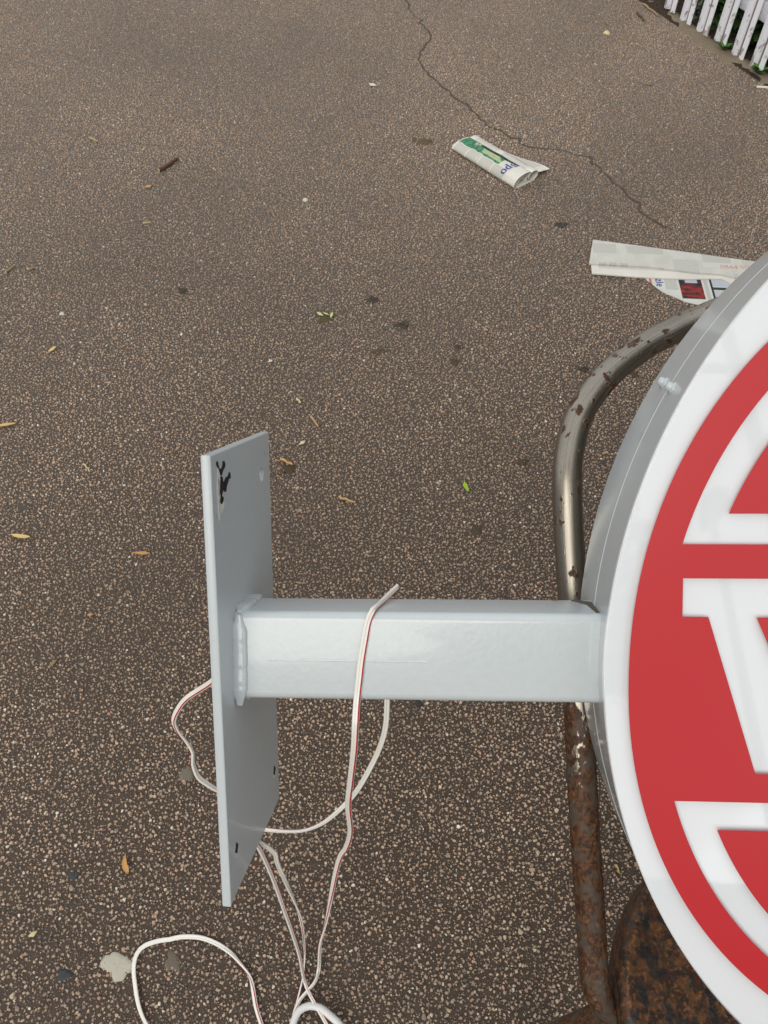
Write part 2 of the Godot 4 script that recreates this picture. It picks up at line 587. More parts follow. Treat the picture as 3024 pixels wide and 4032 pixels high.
func build_border() -> void:
	var soil := mat(rgb(66, 52, 40), 0.95)
	bump_noise(soil, 61, 0.03, 2.0, 3.0, 5)
	var st := begin()
	var nz := noise(62, 3.0, 4)
	# soil bed, a low uneven strip behind the edging
	var rows := []
	for i in 60:
		var s := -2.2 + 0.09 * i
		var row := []
		for k in 14:
			var d := 0.035 - 0.09 * k
			var p := F0 + FD * s + FN * d
			p.y = 0.004 + 0.02 * smoothstep(0, 3, k) + 0.03 * (nz.get_noise_2d(p.x, p.z) + 0.4)* smoothstep(0, 2, k)
			row.append(p)
		rows.append(row)
	st.set_smooth_group(1)
	for i in rows.size() - 1:
		for k in 13:
			quad(st, rows[i][k], rows[i][k + 1], rows[i + 1][k + 1], rows[i + 1][k])
	struct("soil", done(st), soil)
	# broken concrete edging along the foot of the fence
	var conc := mat(rgb(138, 125, 106), 0.9)
	bump_noise(conc, 63, 0.06, 0.6, 6.0, 5)
	st = begin()
	var er := noise(64, 7.0, 4)
	rows = []
	for i in 150:
		var s := -1.6 + 0.022 * i
		var w := 0.026 + 0.05 * er.get_noise_1d(s) + 0.012 * er.get_noise_1d(s * 7.0) + 0.035 * smoothstep(-0.1, 0.2, s) * (1.0 - smoothstep(0.25, 0.5, s))
		var row := []
		for k in 5:
			var d: float = -0.045 + (w + 0.045) * k / 4.0
			var p := F0 + FD * s + FN * d
			p.y = [0.0, 0.012, 0.015, 0.011, 0.0][k] + 0.004 * er.get_noise_2d(p.x * 5.0, p.z * 5.0)
			if k == 4:
				p.y = -0.002
			row.append(p)
		rows.append(row)
	st.set_smooth_group(1)
	for i in rows.size() - 1:
		for k in 4:
			quad(st, rows[i][k + 1], rows[i][k], rows[i + 1][k], rows[i + 1][k + 1])
	struct("concrete_edging", done(st), conc)
	# ivy and undergrowth behind the pales: one mass of leaves
	var lm := StandardMaterial3D.new()
	lm.vertex_color_use_as_albedo = true
	lm.roughness = 0.45
	lm.backlight_enabled = true
	lm.backlight = Color(0.12, 0.2, 0.05)
	st = begin()
	st.set_smooth_group(1)
	var ring := [Vector3(0, 0, 0.0), Vector3(0.36, 0.05, 0.28), Vector3(0.5, 0.02, 0.6), Vector3(0.2, 0.05, 0.85), Vector3(0, -0.06, 1.1), Vector3(-0.2, 0.05, 0.85), Vector3(-0.5, 0.02, 0.6), Vector3(-0.36, 0.05, 0.28)]
	for k in 8:
		tri(st, Vector3(0, -0.02, 0.5), ring[(k + 1) % 8], ring[k])
	var leaf := done(st).commit()
	var mm := MultiMesh.new()
	mm.transform_format = MultiMesh.TRANSFORM_3D
	mm.use_colors = true
	mm.mesh = leaf
	var count := 9500
	mm.instance_count = count
	rng.seed = 65
	for i in count:
		var s := rng.randf_range(-0.05, 1.9)
		var d := (-0.09 if i < 6000 else -0.065) - 0.75 * pow(rng.randf(), 1.4)
		var p := F0 + FD * s + FN * d + Vector3(0, (0.02 + 1.15 * pow(rng.randf(), 0.9)) if i < 6000 else 0.015 + 0.33 * rng.randf(), 0)
		var bs := Basis.from_euler(Vector3(rng.randf_range(-0.3, 1.2), atan2(FN.x, FN.z) + rng.randf_range(-1.3, 1.3), rng.randf_range(-0.6, 0.6)))
		var sz := rng.randf_range(0.03, 0.062)
		mm.set_instance_transform(i, Transform3D(bs.scaled_local(Vector3.ONE * sz), p))
		mm.set_instance_color(i, rgb(46, 78, 34).lerp(rgb(78, 108, 48), rng.randf()).lerp(rgb(30, 52, 28), rng.randf() * 0.6).srgb_to_linear())
	var ivy := MultiMeshInstance3D.new()
	ivy.name = "undergrowth"
	ivy.multimesh = mm
	ivy.material_override = lm
	ivy.set_meta("kind", "stuff")
	tag(ivy, "dark green leafy undergrowth behind the white fence", "undergrowth")
	add_child(ivy)
	# a dark old post behind the first pales
	st = begin()
	var foot := F0 + FD * 0.045 + FN * -0.06
	var path := []
	for k in 9:
		path.append(foot + Vector3(0.004 * sin(k * 1.7), 0.13 * k, 0.004 * cos(k * 2.1)))
	sweep(st, path, circle(0.026, 12), Vector3(1, 0, 0), [1.15, 1.0, 0.97, 1.0, 0.98, 0.95, 0.96, 0.93, 0.92])
	var pm := mat(rgb(62, 58, 52), 0.9)
	bump_noise(pm, 66, 0.05, 0.5, 8.0, 4)
	tag(obj("old_post", done(st), pm), "dark weathered post between the two farthest white pales", "post")

# ---------------------------------------------------------------- fence
func build_fence() -> void:
	var fence := base("palisade_fence", "white painted metal palisade fence with dirty grooved pales", "fence")
	# white paint; grime lies in the groove and towards the foot, on each pale a little different
	var paints := []
	for v in 4:
		var im := Image.create(64, 512, false, Image.FORMAT_RGB8)
		var g := noise(71 + v * 5, 0.03, 5)
		for y in 512:
			for x in 64:
				var u := absf(x / 63.0 - 0.5)
				var n := g.get_noise_2d(x * 1.6, y * 1.2) * 0.5 + 0.5
				var low := 1.0 - y / 511.0
				var k := (1.0 - smoothstep(0.06, 0.14, u)) * 0.85 * smoothstep(0.1, 0.5, n + 0.2)
				k = maxf(k, smoothstep(0.80, 0.94, n + 0.24 * smoothstep(0.72, 1.0, low)) * 0.5)
				im.set_pixel(x, 511 - y, rgb(240, 242, 250).lerp(rgb(96, 80, 70), k))
		var wm := StandardMaterial3D.new()
		wm.albedo_texture = tex(im)
		wm.roughness = 0.55
		paints.append(wm)
	var rail_m := mat(rgb(236, 238, 246), 0.55)
	bump_noise(rail_m, 72, 0.04, 0.15, 5.0)
	var half := [Vector2(-0.037, 0.0), Vector2(-0.017, 0.006), Vector2(-0.007, -0.012), Vector2(0.007, -0.012), Vector2(0.017, 0.006), Vector2(0.037, 0.0)]
	for i in 13:
		var s := -0.112 + 0.1165 * i
		var foot := F0 + FD * s + Vector3(0, [0.018, 0.01, 0.012, 0.02, 0.012, 0.008][i % 6], 0)
		var lean := FD * (0.004 * sin(i * 2.3))
		var st := begin()
		st.set_smooth_group(-1)
		var levels := [0.0, 0.3, 0.6, 1.05, 1.12]
		for l in levels.size() - 1:
			for k in 5:
				for face in 2:
					var o: Vector3 = FN * (0.0 if face == 0 else -0.0025)
					var c := []
					for e in [[k, l], [k + 1, l], [k + 1, l + 1], [k, l + 1]]:
						var narrow := 1.0 if levels[e[1]] < 1.1 else 0.35
						c.append(foot + o + FD * (half[e[0]].x * narrow) + FN * half[e[0]].y + Vector3(0, levels[e[1]], 0) + lean * levels[e[1]])
					var v0: float = 1.0 - levels[l] / 1.12
					var v1: float = 1.0 - levels[l + 1] / 1.12
					var u0 := k / 5.0
					var u1 := (k + 1) / 5.0
					if face == 0:
						quad(st, c[0], c[1], c[2], c[3], Vector2(u0, v0), Vector2(u1, v0), Vector2(u1, v1), Vector2(u0, v1))
					else:
						quad(st, c[1], c[0], c[3], c[2], Vector2(u1, v0), Vector2(u0, v0), Vector2(u0, v1), Vector2(u1, v1))
		obj("pale", done(st), paints[(i * 3 + i / 4) % 4], fence)
	for y in [0.185, 0.88]:
		var st := begin()
		var a := F0 + FD * -0.2 + FN * -0.036 + Vector3(0, y, 0)
		var b := F0 + FD * 1.5 + FN * -0.036 + Vector3(0, y, 0)
		sweep(st, [a, b], round_rect(0.016, 0.032, 0.004, 2), FN, [], true)
		obj("rail", done(st), rail_m, fence)
	# small weeds that grow at the foot of the fence
	var lm := mat(rgb(84, 122, 58), 0.5)
	var spots := [[0.285, 0.012, 0.05, "green weed growing at the foot of the third white pale"], [0.50, 0.015, 0.055, "leafy weed between the two nearest white pales"], [-0.36, 0.03, 0.06, "small green weed at the far end of the concrete edging"]]
	for w in spots:
		var st := begin()
		st.set_smooth_group(1)
		rng.seed = 900 + int(w[0] * 100)
		var foot: Vector3 = F0 + FD * w[0] + FN * w[1] + Vector3(0, 0.012, 0)
		for k in 12:
			var an := TAU * k / 12 + rng.randf()
			var out := Vector3(cos(an), rng.randf_range(0.5, 1.6), sin(an)).normalized()
			var side := out.cross(Vector3.UP).normalized()
			var l: float = w[2] * rng.randf_range(0.7, 1.3)
			var p0: Vector3 = foot
			var p1: Vector3 = foot + out * l * 0.55
			var p2: Vector3 = foot + out * l + Vector3(0, -0.25 * l, 0)
			tri(st, p0, p1 + side * l * 0.2, p2)
			tri(st, p0, p2, p1 - side * l * 0.2)
		tag(obj("weed", done(st), lm), w[3], "weed")

# ---------------------------------------------------------------- chair
func build_chair() -> void:
	var chair := base("metal_chair", "old metal chair with rusty tubular back loop and rusty seat under the sign", "chair")
	var xc := 0.475
	var left := [Vector3(0.2821, 0.3721, -0.0424), Vector3(0.2733, 0.3807, -0.0475), Vector3(0.2628, 0.3876, -0.0552), Vector3(0.2510, 0.3978, -0.0659), Vector3(0.2429, 0.4153, -0.0865), Vector3(0.2397, 0.4414, -0.1191), Vector3(0.2349, 0.4769, -0.1578), Vector3(0.2265, 0.5396, -0.2271), Vector3(0.2197, 0.6154, -0.3280), Vector3(0.2139, 0.6878, -0.4344), Vector3(0.2106, 0.7252, -0.4927), Vector3(0.2095, 0.7605, -0.5481), Vector3(0.2148, 0.7722, -0.5812), Vector3(0.2256, 0.7843, -0.6149), Vector3(0.2426, 0.7930, -0.6439), Vector3(0.2725, 0.8005, -0.6797), Vector3(0.3188, 0.8048, -0.7197), Vector3(0.3526, 0.8078, -0.7408), Vector3(0.3906, 0.8106, -0.7617)]
	var pts := left.duplicate()
	var top: Vector3 = left[-1]
	pts.append(Vector3(xc, top.y + 0.012, top.z - 0.024))
	for k in range(left.size() - 1, -1, -1):
		var p: Vector3 = left[k]
		pts.append(Vector3(2 * xc - p.x, p.y, p.z))
	var path := spline(pts, 0.006)
	var total := 0.0
	for i in path.size() - 1:
		total += path[i].distance_to(path[i + 1])
	var sizes := []
	var along := 0.0
	for i in path.size():
		if i > 0:
			along += path[i].distance_to(path[i - 1])
		var e := minf(along, total - along)
		sizes.append(lerpf(0.62, 1.0, smoothstep(0.0, 0.07, e)))
	var amount := func(v: float) -> float:
		var e := minf(v, total - v)
		return 0.82 - 0.12 * smoothstep(0.2, 0.36, e) - 0.46 * smoothstep(0.38, 0.43, e) + 0.10 * smoothstep(0.62, 0.72, e)
	var tube_m := rust_material(81, total, amount, rgb(164, 157, 145), 160, 1600)
	var st := begin()
	sweep(st, path, circle(0.0168, 24), SN, sizes)
	obj("back_tube", done(st), tube_m, chair)
	# round pressed seat: dished top, rolled rim, apron
	var seat_m := rust_patches(83)
	var c := Vector3(xc, 0, -0.05)
	var ry := 0.425
	var prof := [[0.0, -0.016], [0.05, -0.0158], [0.10, -0.014], [0.145, -0.010], [0.175, -0.004], [0.192, 0.003], [0.199, 0.006], [0.205, 0.005], [0.2085, 0.0], [0.2095, -0.006], [0.2095, -0.03], [0.208, -0.062], [0.2045, -0.063], [0.2045, -0.02], [0.19, -0.008], [0.1, -0.018], [0.0, -0.020]]
	st = begin()
	st.set_smooth_group(1)
	var m := 96
	for i in prof.size() - 1:
		for k in m:
			var a0 := TAU * k / m
			var a1 := TAU * (k + 1) / m
			var p := []
			var uv := []
			for e in [[i, a0], [i, a1], [i + 1, a1], [i + 1, a0]]:
				var rr: float = prof[e[0]][0]
				p.append(c + Vector3(cos(e[1]) * rr, ry + prof[e[0]][1], -sin(e[1]) * rr * 0.97))
				uv.append(Vector2(e[1] / TAU, e[0] / 17.0))
			quad(st, p[0], p[3], p[2], p[1], uv[0], uv[3], uv[2], uv[1])
	obj("seat", done(st), seat_m, chair)
	# four splayed pressed legs
	var leg_m := rust_material(85, 0.5, func(_v: float) -> float: return 0.86, rgb(110, 106, 100), 128, 512)
	var chan := PackedVector2Array([Vector2(-0.016, 0.0), Vector2(-0.0145, -0.003), Vector2(-0.007, 0.005), Vector2(0.0, 0.007), Vector2(0.007, 0.005), Vector2(0.0145, -0.003), Vector2(0.016, 0.0), Vector2(0.008, 0.009), Vector2(0.0, 0.011), Vector2(-0.008, 0.009)])
	for q in 4:
		var sx: float = [-1.0, 1.0, 0.0, 0.0][q]
		var sz: float = [0.0, 0.0, -1.0, 1.0][q]
		var ptop := c + Vector3(sx * 0.2, ry - 0.03, sz * 0.19 - absf(sx) * 0.012)
		var foot := c + Vector3(sx * 0.275, 0.0, sz * 0.265 + absf(sx) * 0.03)
		var lp := []
		var ls := []
		for k in 11:
			lp.append(ptop.lerp(foot, k / 10.0) + Vector3(sx * 0.012, 0, sz * 0.012) * sin(PI * k / 10.0))
			ls.append(lerpf(0.85, 0.6, k / 10.0))
		st = begin()
		sweep(st, lp, chan, Vector3(sz, 0, -sx), ls, false)
		var leg := obj("leg", done(st), leg_m, chair)
		st = begin()
		sweep(st, [foot + Vector3(0, 0.02, 0), foot + Vector3(0, 0.0012, 0)], round_rect(0.018, 0.013, 0.005, 3), Vector3(1, 0, 0))
		obj("rubber_foot", done(st), mat(rgb(30, 30, 30), 0.8), leg)

# ---------------------------------------------------------------- sign
func on_sign(x: float, y: float, z: float) -> Vector3:
	return Vector3(x, y, z)

func build_sign() -> void:
	var sign_ := base("projecting_sign", "oval red and white projecting lightbox sign with square arm and steel mounting plate", "sign")
	sign_.transform = Transform3D(Basis(SU, SV, SN), SO)
	var paint := mat(rgb(255, 255, 255), 0.22)
	var pim := Image.create(512, 512, false, Image.FORMAT_RGB8)
	var pn := noise(120, 0.02, 4).get_seamless_image(512, 512)
	var pf := noise(121, 0.09, 3).get_seamless_image(512, 512)
	for y in 512:
		for x in 512:
			var k: float = smoothstep(0.80, 0.86, pf.get_pixel(x, y).r) * 0.2
			pim.set_pixel(x, y, (rgb(198, 206, 209) * (0.98 + 0.02 * pn.get_pixel(x, y).r)).lerp(rgb(128, 118, 104), k))
	paint.albedo_texture = tex(pim)
	paint.uv1_triplanar = true
	paint.uv1_scale = Vector3.ONE * 6.0
	paint.clearcoat_enabled = true
	paint.clearcoat = 0.5
	paint.clearcoat_roughness = 0.08
	var A: float = 0.36120
	var B: float = 0.46015
	var N := 1.92
	# the can: two halves with a thin flange where they meet
	var st := begin()
	oval_body(st, A, B, N, [[0.006, -0.0092, -1], [0.002, -0.0097, 1], [0.002, -0.0694, -1], [0.0016, -0.0696, -1], [0.0016, -0.0707, -1], [0.002, -0.0709, 2], [0.002, -0.1345, -1], [0.006, -0.136, -1]])
	obj("case", done(st), paint, sign_)
	# opal acrylic faces
	var opal := mat(rgb(238, 243, 248), 0.03)
	opal.metallic_specular = 1.0
	opal.clearcoat_enabled = true
	opal.clearcoat = 1.0
	opal.clearcoat_roughness = 0.02
	var edge := [[0.0011, -0.0046, 1], [0.0005, -0.0047, 1], [0.0001, -0.0050, 1], [0.0, -0.0055, 1], [0.0, -0.0096, -1], [0.006, -0.0096, -1]]
	st = begin()
	oval_body(st, A, B, N, edge)
	obj("face_panel", done(st), opal, sign_)
	# clear cover over the opal sheet; the red film sticks to it, so it shades the white round its edges
	var clear := mat(Color(1, 1, 1, 0.04), 0.03)
	clear.transparency = BaseMaterial3D.TRANSPARENCY_ALPHA
	clear.metallic_specular = 1.0
	st = begin()
	oval_body(st, A, B, N, [[0.0012, 0.0, 1], [0.0003, -0.0003, 1], [0.0002, -0.0012, 1], [0.0002, -0.0044, -1], [0.0012, -0.0044, -1]], true, false)
	obj("clear_cover", done(st), clear, sign_)
	st = begin()
	oval_body(st, A, B, N, [[0.010, -0.134, -1], [0.007, -0.1345, -1], [0.007, -0.1365, 1], [0.0082, -0.139, 1], [0.010, -0.1393, 1]])
	obj("rear_panel", done(st), opal, sign_)
	# red film on the face
	var film := mat(rgb(192, 40, 47), 0.30)
	film.metallic_specular = 0.6
	film.clearcoat_enabled = true
	film.clearcoat = 0.12
	film.clearcoat_roughness = 0.25
	var Bo: float = 0.38819
	var Ao: float = 0.33975
	var Ai: float = 0.31138
	var Bi: float = 0.35982
	var Ad: float = 0.28301
	var Bd: float = 0.33145
	var outer := oval(Ao, Bo, 2.089, 240)
	var inner := oval(Ai, Bi, 2.089, 240)
	var disc := oval(Ad, Bd, 2.089, 240)
	var z0 := 0.0002
	var z1 := 0.0005
	st = begin()
	st.set_smooth_group(-1)
	for k in 240:
		var j := (k + 1) % 240
		var a := Vector3(outer[k].x, outer[k].y, z1)
		var b := Vector3(outer[j].x, outer[j].y, z1)
		var c := Vector3(inner[j].x, inner[j].y, z1)
		var d := Vector3(inner[k].x, inner[k].y, z1)
		var dn := Vector3(0, 0, z0 - z1)
		quad(st, a, b, c, d)
		quad(st, d + dn, c + dn, b + dn, a + dn)
		quad(st, a + dn, b + dn, b, a)
		quad(st, c + dn, d + dn, d, c)
	obj("red_ring", done(st), film, sign_)
	var y_top: float = -0.00143
	var y_b0: float = -0.02863
	var y_b1: float = -0.05947
	var y_b2: float = -0.24217
	var y_b3: float = -0.27030
	var y_bot: float = -0.29812
	var big := func(lo: float, hi: float) -> PackedVector2Array:
		return PackedVector2Array([Vector2(-2, lo), Vector2(3, lo), Vector2(3, hi), Vector2(-2, hi)])
	for s in [[y_top, 2.0], [-2.0, y_bot]]:
		st = begin()
		for p in Geometry2D.intersect_polygons(disc, big.call(s[0], s[1])):
			slab(st, p, Vector3.ZERO, Vector3.RIGHT, Vector3.UP, z0, z1)
		obj("red_segment", done(st), film, sign_)
	var letter := PackedVector2Array([Vector2(0.26574, -0.05986), Vector2(0.37343, -0.05928), Vector2(0.37570, -0.09368), Vector2(0.33143, -0.09490), Vector2(0.36753, -0.17237), Vector2(0.45381, -0.05885), Vector2(0.55102, -0.05832), Vector2(0.65435, -0.16786), Vector2(0.67467, -0.09112), Vector2(0.63274, -0.09148), Vector2(0.62883, -0.05790), Vector2(0.72961, -0.05736), Vector2(0.73415, -0.09061), Vector2(0.71365, -0.09079), Vector2(0.69335, -0.23444), Vector2(0.63706, -0.23568), Vector2(0.50991, -0.13803), Vector2(0.39848, -0.24094), Vector2(0.33902, -0.24225), Vector2(0.28955, -0.09463), Vector2(0.26688, -0.09461)])
	for k in letter.size():
		if absf(letter[k].y - y_b1) < 0.012:
			letter[k].y = y_b1 + 0.001
		elif absf(letter[k].y - y_b2) < 0.012:
			letter[k].y = y_b2 - 0.001
	st = begin()
	for p in Geometry2D.intersect_polygons(inner, big.call(y_b1, y_b0)):
		slab(st, p, Vector3.ZERO, Vector3.RIGHT, Vector3.UP, z0, z1)
	for p in Geometry2D.intersect_polygons(inner, big.call(y_b3, y_b2)):
		slab(st, p, Vector3.ZERO, Vector3.RIGHT, Vector3.UP, z0, z1)
	for p in Geometry2D.intersect_polygons(inner, big.call(y_b2, y_b1)):
		for q in Geometry2D.clip_polygons(p, letter):
			slab(st, q, Vector3.ZERO, Vector3.RIGHT, Vector3.UP, z0, z1)
	obj("red_band", done(st), film, sign_)
	# pairs of pan-head bolts that hold the flange
	for q in [[0.2698, 0.1140, -0.0920, -0.0038, 0.0021], [0.2668, 0.1086, -0.0560, -0.0039, 0.0021]]:
		st = begin()
		st.set_smooth_group(1)
		var at := Vector3(q[0], q[1], q[2])
		var out := Vector3(q[3], q[4], 0).normalized()
		var rr := [[0.0062, 0.0], [0.0062, 0.0016], [0.0046, 0.002], [0.0046, 0.0045], [0.0038, 0.0062], [0.002, 0.0071], [0.0, 0.0074]]
		var ex := out.cross(Vector3(0, 0, 1)).normalized()
		var ey := out.cross(ex)
		for i in rr.size() - 1:
			for k in 16:
				var c := []
				for e in [[i, k], [i, k + 1], [i + 1, k + 1], [i + 1, k]]:
					var an: float = TAU * e[1] / 16.0
					c.append(at + out * rr[e[0]][1] + (ex * cos(an) + ey * sin(an)) * rr[e[0]][0])
				quad(st, c[0], c[1], c[2], c[3])
		obj("bolt", done(st), paint, sign_)
	# mounting plate, welded on askew: its own axes
	var to_sign := sign_.transform.affine_inverse()
	var pt: Vector3 = to_sign * Vector3(-0.1519, 0.9353, -0.4349)
	var pd: Vector3 = (to_sign.basis * Vector3(0.1242, -0.6598, -0.7411)).normalized()   # towards the back edge
	var pv: Vector3 = (to_sign.basis * Vector3(-0.0025, -0.7471, 0.6647)).normalized()   # down the front edge
	var pw := pd.cross(pv).normalized()
	if pw.x > 0:
		pw = -pw
	var PL: float = 0.45473
	var PB := 0.190
	var th := 0.0092
	var plate := MeshInstance3D.new()
	plate.name = "mounting_plate"
	st = begin()
	var holes := [[0.1563, 0.0428, 0.0075], [0.0253, 0.0369, 0.0075], [0.1700, 0.4072, 0.0075], [0.0238, 0.4074, 0.0075]]
	plate_mesh(st, pt, pd, pv, pw, PB, PL, th, holes)
	plate.mesh = done(st).commit()
	var plate_m := paint.duplicate()
	plate_m.roughness = 0.34
	plate_m.clearcoat = 0.2
	plate.material_override = plate_m
	sign_.add_child(plate, true)
	# square arm
	var ac := Vector2(-0.1488, -0.068)
	var hw := 0.0447
	var hh := 0.032
	var ap := round_rect(hw, hh, 0.0085, 6)
	var plane := Plane(pw, pt)
	var xr: float = 0.23
	var ring0 := []
	for q in ap:
		var o := Vector3(0.05, ac.x + q.x, ac.y + q.y)
		var hit = plane.intersects_ray(o, Vector3(-1, 0, 0))
		ring0.append(hit)
	st = begin()
	st.set_smooth_group(1)
	var n := ap.size()
	for k in n:
		var j := (k + 1) % n
		var e0 := Vector3(xr, ac.x + ap[k].x, ac.y + ap[k].y)
		var e1 := Vector3(xr, ac.x + ap[j].x, ac.y + ap[j].y)
		quad(st, ring0[k], ring0[j], e1, e0, Vector2(), Vector2(), Vector2(), Vector2())
	var arm_m := paint.duplicate()
	arm_m.roughness = 0.26
	var t := NoiseTexture2D.new()
	t.width = 256
	t.height = 256
	t.seamless = true
	t.noise = noise(99, 0.06, 3)
	arm_m.heightmap_enabled = true
	arm_m.heightmap_texture = t
	arm_m.heightmap_scale = 0.012
	arm_m.uv1_scale = Vector3.ONE * 8.0
	obj("arm", done(st), arm_m, sign_)
	st = begin()
	var ridge := []
	for i in 25:
		ridge.append(Vector3(-0.118 + 0.0065 * i, ac.x - 0.003, ac.y + hh + 0.0001))
	sweep(st, ridge, round_rect(0.0009, 0.0003, 0.00028, 3), Vector3.UP, [], true)
	obj("tube_seam", done(st), arm_m, sign_)
	# weld beads where the arm meets the plate
	var wn := noise(101, 1.0, 3)
	for side_ in 4:
		# one fillet along each side: front, top, back, under; thick and a little wavy, pointed at its ends
		var c0: Vector2 = ac + [Vector2(-hw - 0.005, hh), Vector2(hw, hh - 0.003), Vector2(hw - 0.005, -hh), Vector2(-hw, -hh + 0.003)][side_]
		var c1: Vector2 = ac + [Vector2(hw - 0.002, hh), Vector2(hw, -hh - 0.004), Vector2(-hw + 0.005, -hh), Vector2(-hw, hh - 0.006)][side_]
		var bp := []
		var sz := []
		for i in 49:
			var f := i / 48.0
			var c := c0.lerp(c1, f)
			var hit: Vector3 = plane.intersects_ray(Vector3(0.3, c.x, c.y), Vector3(-1, 0, 0))
			bp.append(hit + Vector3(0.0045 + 0.0007 * wn.get_noise_2d(i * 0.16, side_ * 9.0), 0, 0))
			sz.append((0.35 + 0.65 * smoothstep(-0.02, 0.2, minf(f, 1.0 - f))) * (1.0 + 0.09 * wn.get_noise_2d(i * 0.12, side_ * 5.0) + 0.03 * wn.get_noise_2d(i * 0.5, side_ * 3.0)))
		st = begin()
		sweep(st, bp, round_rect(0.0082, 0.0046, 0.0040, 4), Vector3(1, 0, 0), sz)
		obj("weld_bead", done(st), paint, sign_)
	# rust chip on the arm's upper side, and dirt in the corner by the case
	st = begin()
	var cp: Vector3 = Vector3(0.1680, -0.1041, -0.0895)
	var blob := PackedVector2Array()
	for k in 12:
		var an := TAU * k / 12
		blob.append(Vector2(cos(an) * 0.0027, sin(an) * 0.0024) * (1.0 + 0.25 * sin(k * 2.7)))
	slab(st, blob, Vector3(cp.x, ac.x + hw, cp.z), Vector3.RIGHT, Vector3(0, 0, -1), -0.0004, 0.0005)
	obj("rust_chip", done(st), mat(rgb(168, 118, 84), 0.8), sign_)
	st = begin()
	var dirt := PackedVector2Array([Vector2(0, 0), Vector2(0.009, -0.001), Vector2(0.0085, 0.022), Vector2(0.006, 0.038), Vector2(-0.012, 0.049), Vector2(-0.016, 0.046), Vector2(-0.003, 0.03)])
	slab(st, dirt, Vector3(0.2005, ac.x + hw, -0.0445), Vector3.RIGHT, Vector3(0, 0, -1), -0.0004, 0.0006)
	obj("grime", done(st), mat(rgb(92, 84, 70), 0.85), sign_)
	# black marker strokes by the upper hole of the plate
	var ink := mat(rgb(28, 20, 34), 0.5)
	st = begin()
	for stroke in [[[0.0148, 0.0078, 1.60], [0.0187, 0.0132, 1.60], [0.0234, 0.0192, 1.60]], [[0.0357, 0.0106, 2.60], [0.0310, 0.0158, 2.60], [0.0233, 0.0196, 2.60]], [[0.0244, 0.0229, 2.60], [0.0261, 0.0283, 2.60], [0.0287, 0.0334, 2.60]], [[0.0512, 0.0253, 2.40], [0.0408, 0.0281, 2.40], [0.0312, 0.0326, 2.40]], [[0.0460, 0.0263, 1.20], [0.0411, 0.0323, 1.20], [0.0356, 0.0364, 1.20]], [[0.0212, 0.0300, 4.20], [0.0301, 0.0319, 4.20], [0.0391, 0.0346, 4.20]], [[0.0239, 0.0332, 3.00], [0.0227, 0.0396, 3.00], [0.0226, 0.0436, 3.00]], [[0.0229, 0.0410, 3.60], [0.0235, 0.0458, 3.60], [0.0236, 0.0478, 3.60]]]:
		var sp := []
		for q in stroke:
			sp.append(pt + pd * q[0] + pv * q[1] - pw * 0.0004)
		var dense := spline(sp, 0.002)
		var ss := []
		for i in dense.size():
			ss.append(stroke[0][2] * (1.0 + 0.3 * sin(i * 1.3)) * (1.0 if i > 0 and i < dense.size() - 1 else 0.6))
		sweep(st, dense, PackedVector2Array([Vector2(-0.001, -0.00015), Vector2(0.001, -0.00015), Vector2(0.001, 0.00015), Vector2(-0.001, 0.00015)]), pd, ss, false)
	obj("marker_stroke", done(st), ink, sign_)
	st = begin()
	for q in [[0.0186, 0.0375, 0.0060, 0.0170], [0.0189, 0.0263, 0.0030, 0.0140], [0.0226, 0.0490, 0.0080, 0.0070], [0.0163, 0.0523, 0.0030, 0.0090]]:
		var p2 := PackedVector2Array()
		for k in 9:
			var an := TAU * k / 9
			p2.append(Vector2(q[0] + cos(an) * q[2] * (1.0 + 0.3 * sin(k * 3.1)), q[1] + sin(an) * q[3] * (1.0 + 0.25 * cos(k * 2.3))))
		slab(st, p2, pt - pw * 0.0003, pd, pv, -0.0002, 0.0002)
	obj("scraped_patch", done(st), mat(rgb(226, 226, 220), 0.5), sign_)
	for h in [[holes[2][0], holes[2][1]], [holes[3][0], holes[3][1]]]:
		for g in [[0.0003, -0.0022, 0.0048, 0.0058]]:
			st = begin()
			var p2 := PackedVector2Array()
			for k in 9:
				var an := TAU * k / 9
				p2.append(Vector2(h[0] + g[0] + cos(an) * g[2] * (1.0 + 0.3 * sin(k * 3.7)), h[1] + g[1] + sin(an) * g[3] * (1.0 + 0.3 * cos(k * 2.9))))
			slab(st, p2, pt - pw * 0.0003, pd, pv, -0.0002, 0.0002)
			obj("chipped_edge", done(st), mat(rgb(48, 40, 36), 0.7), sign_)

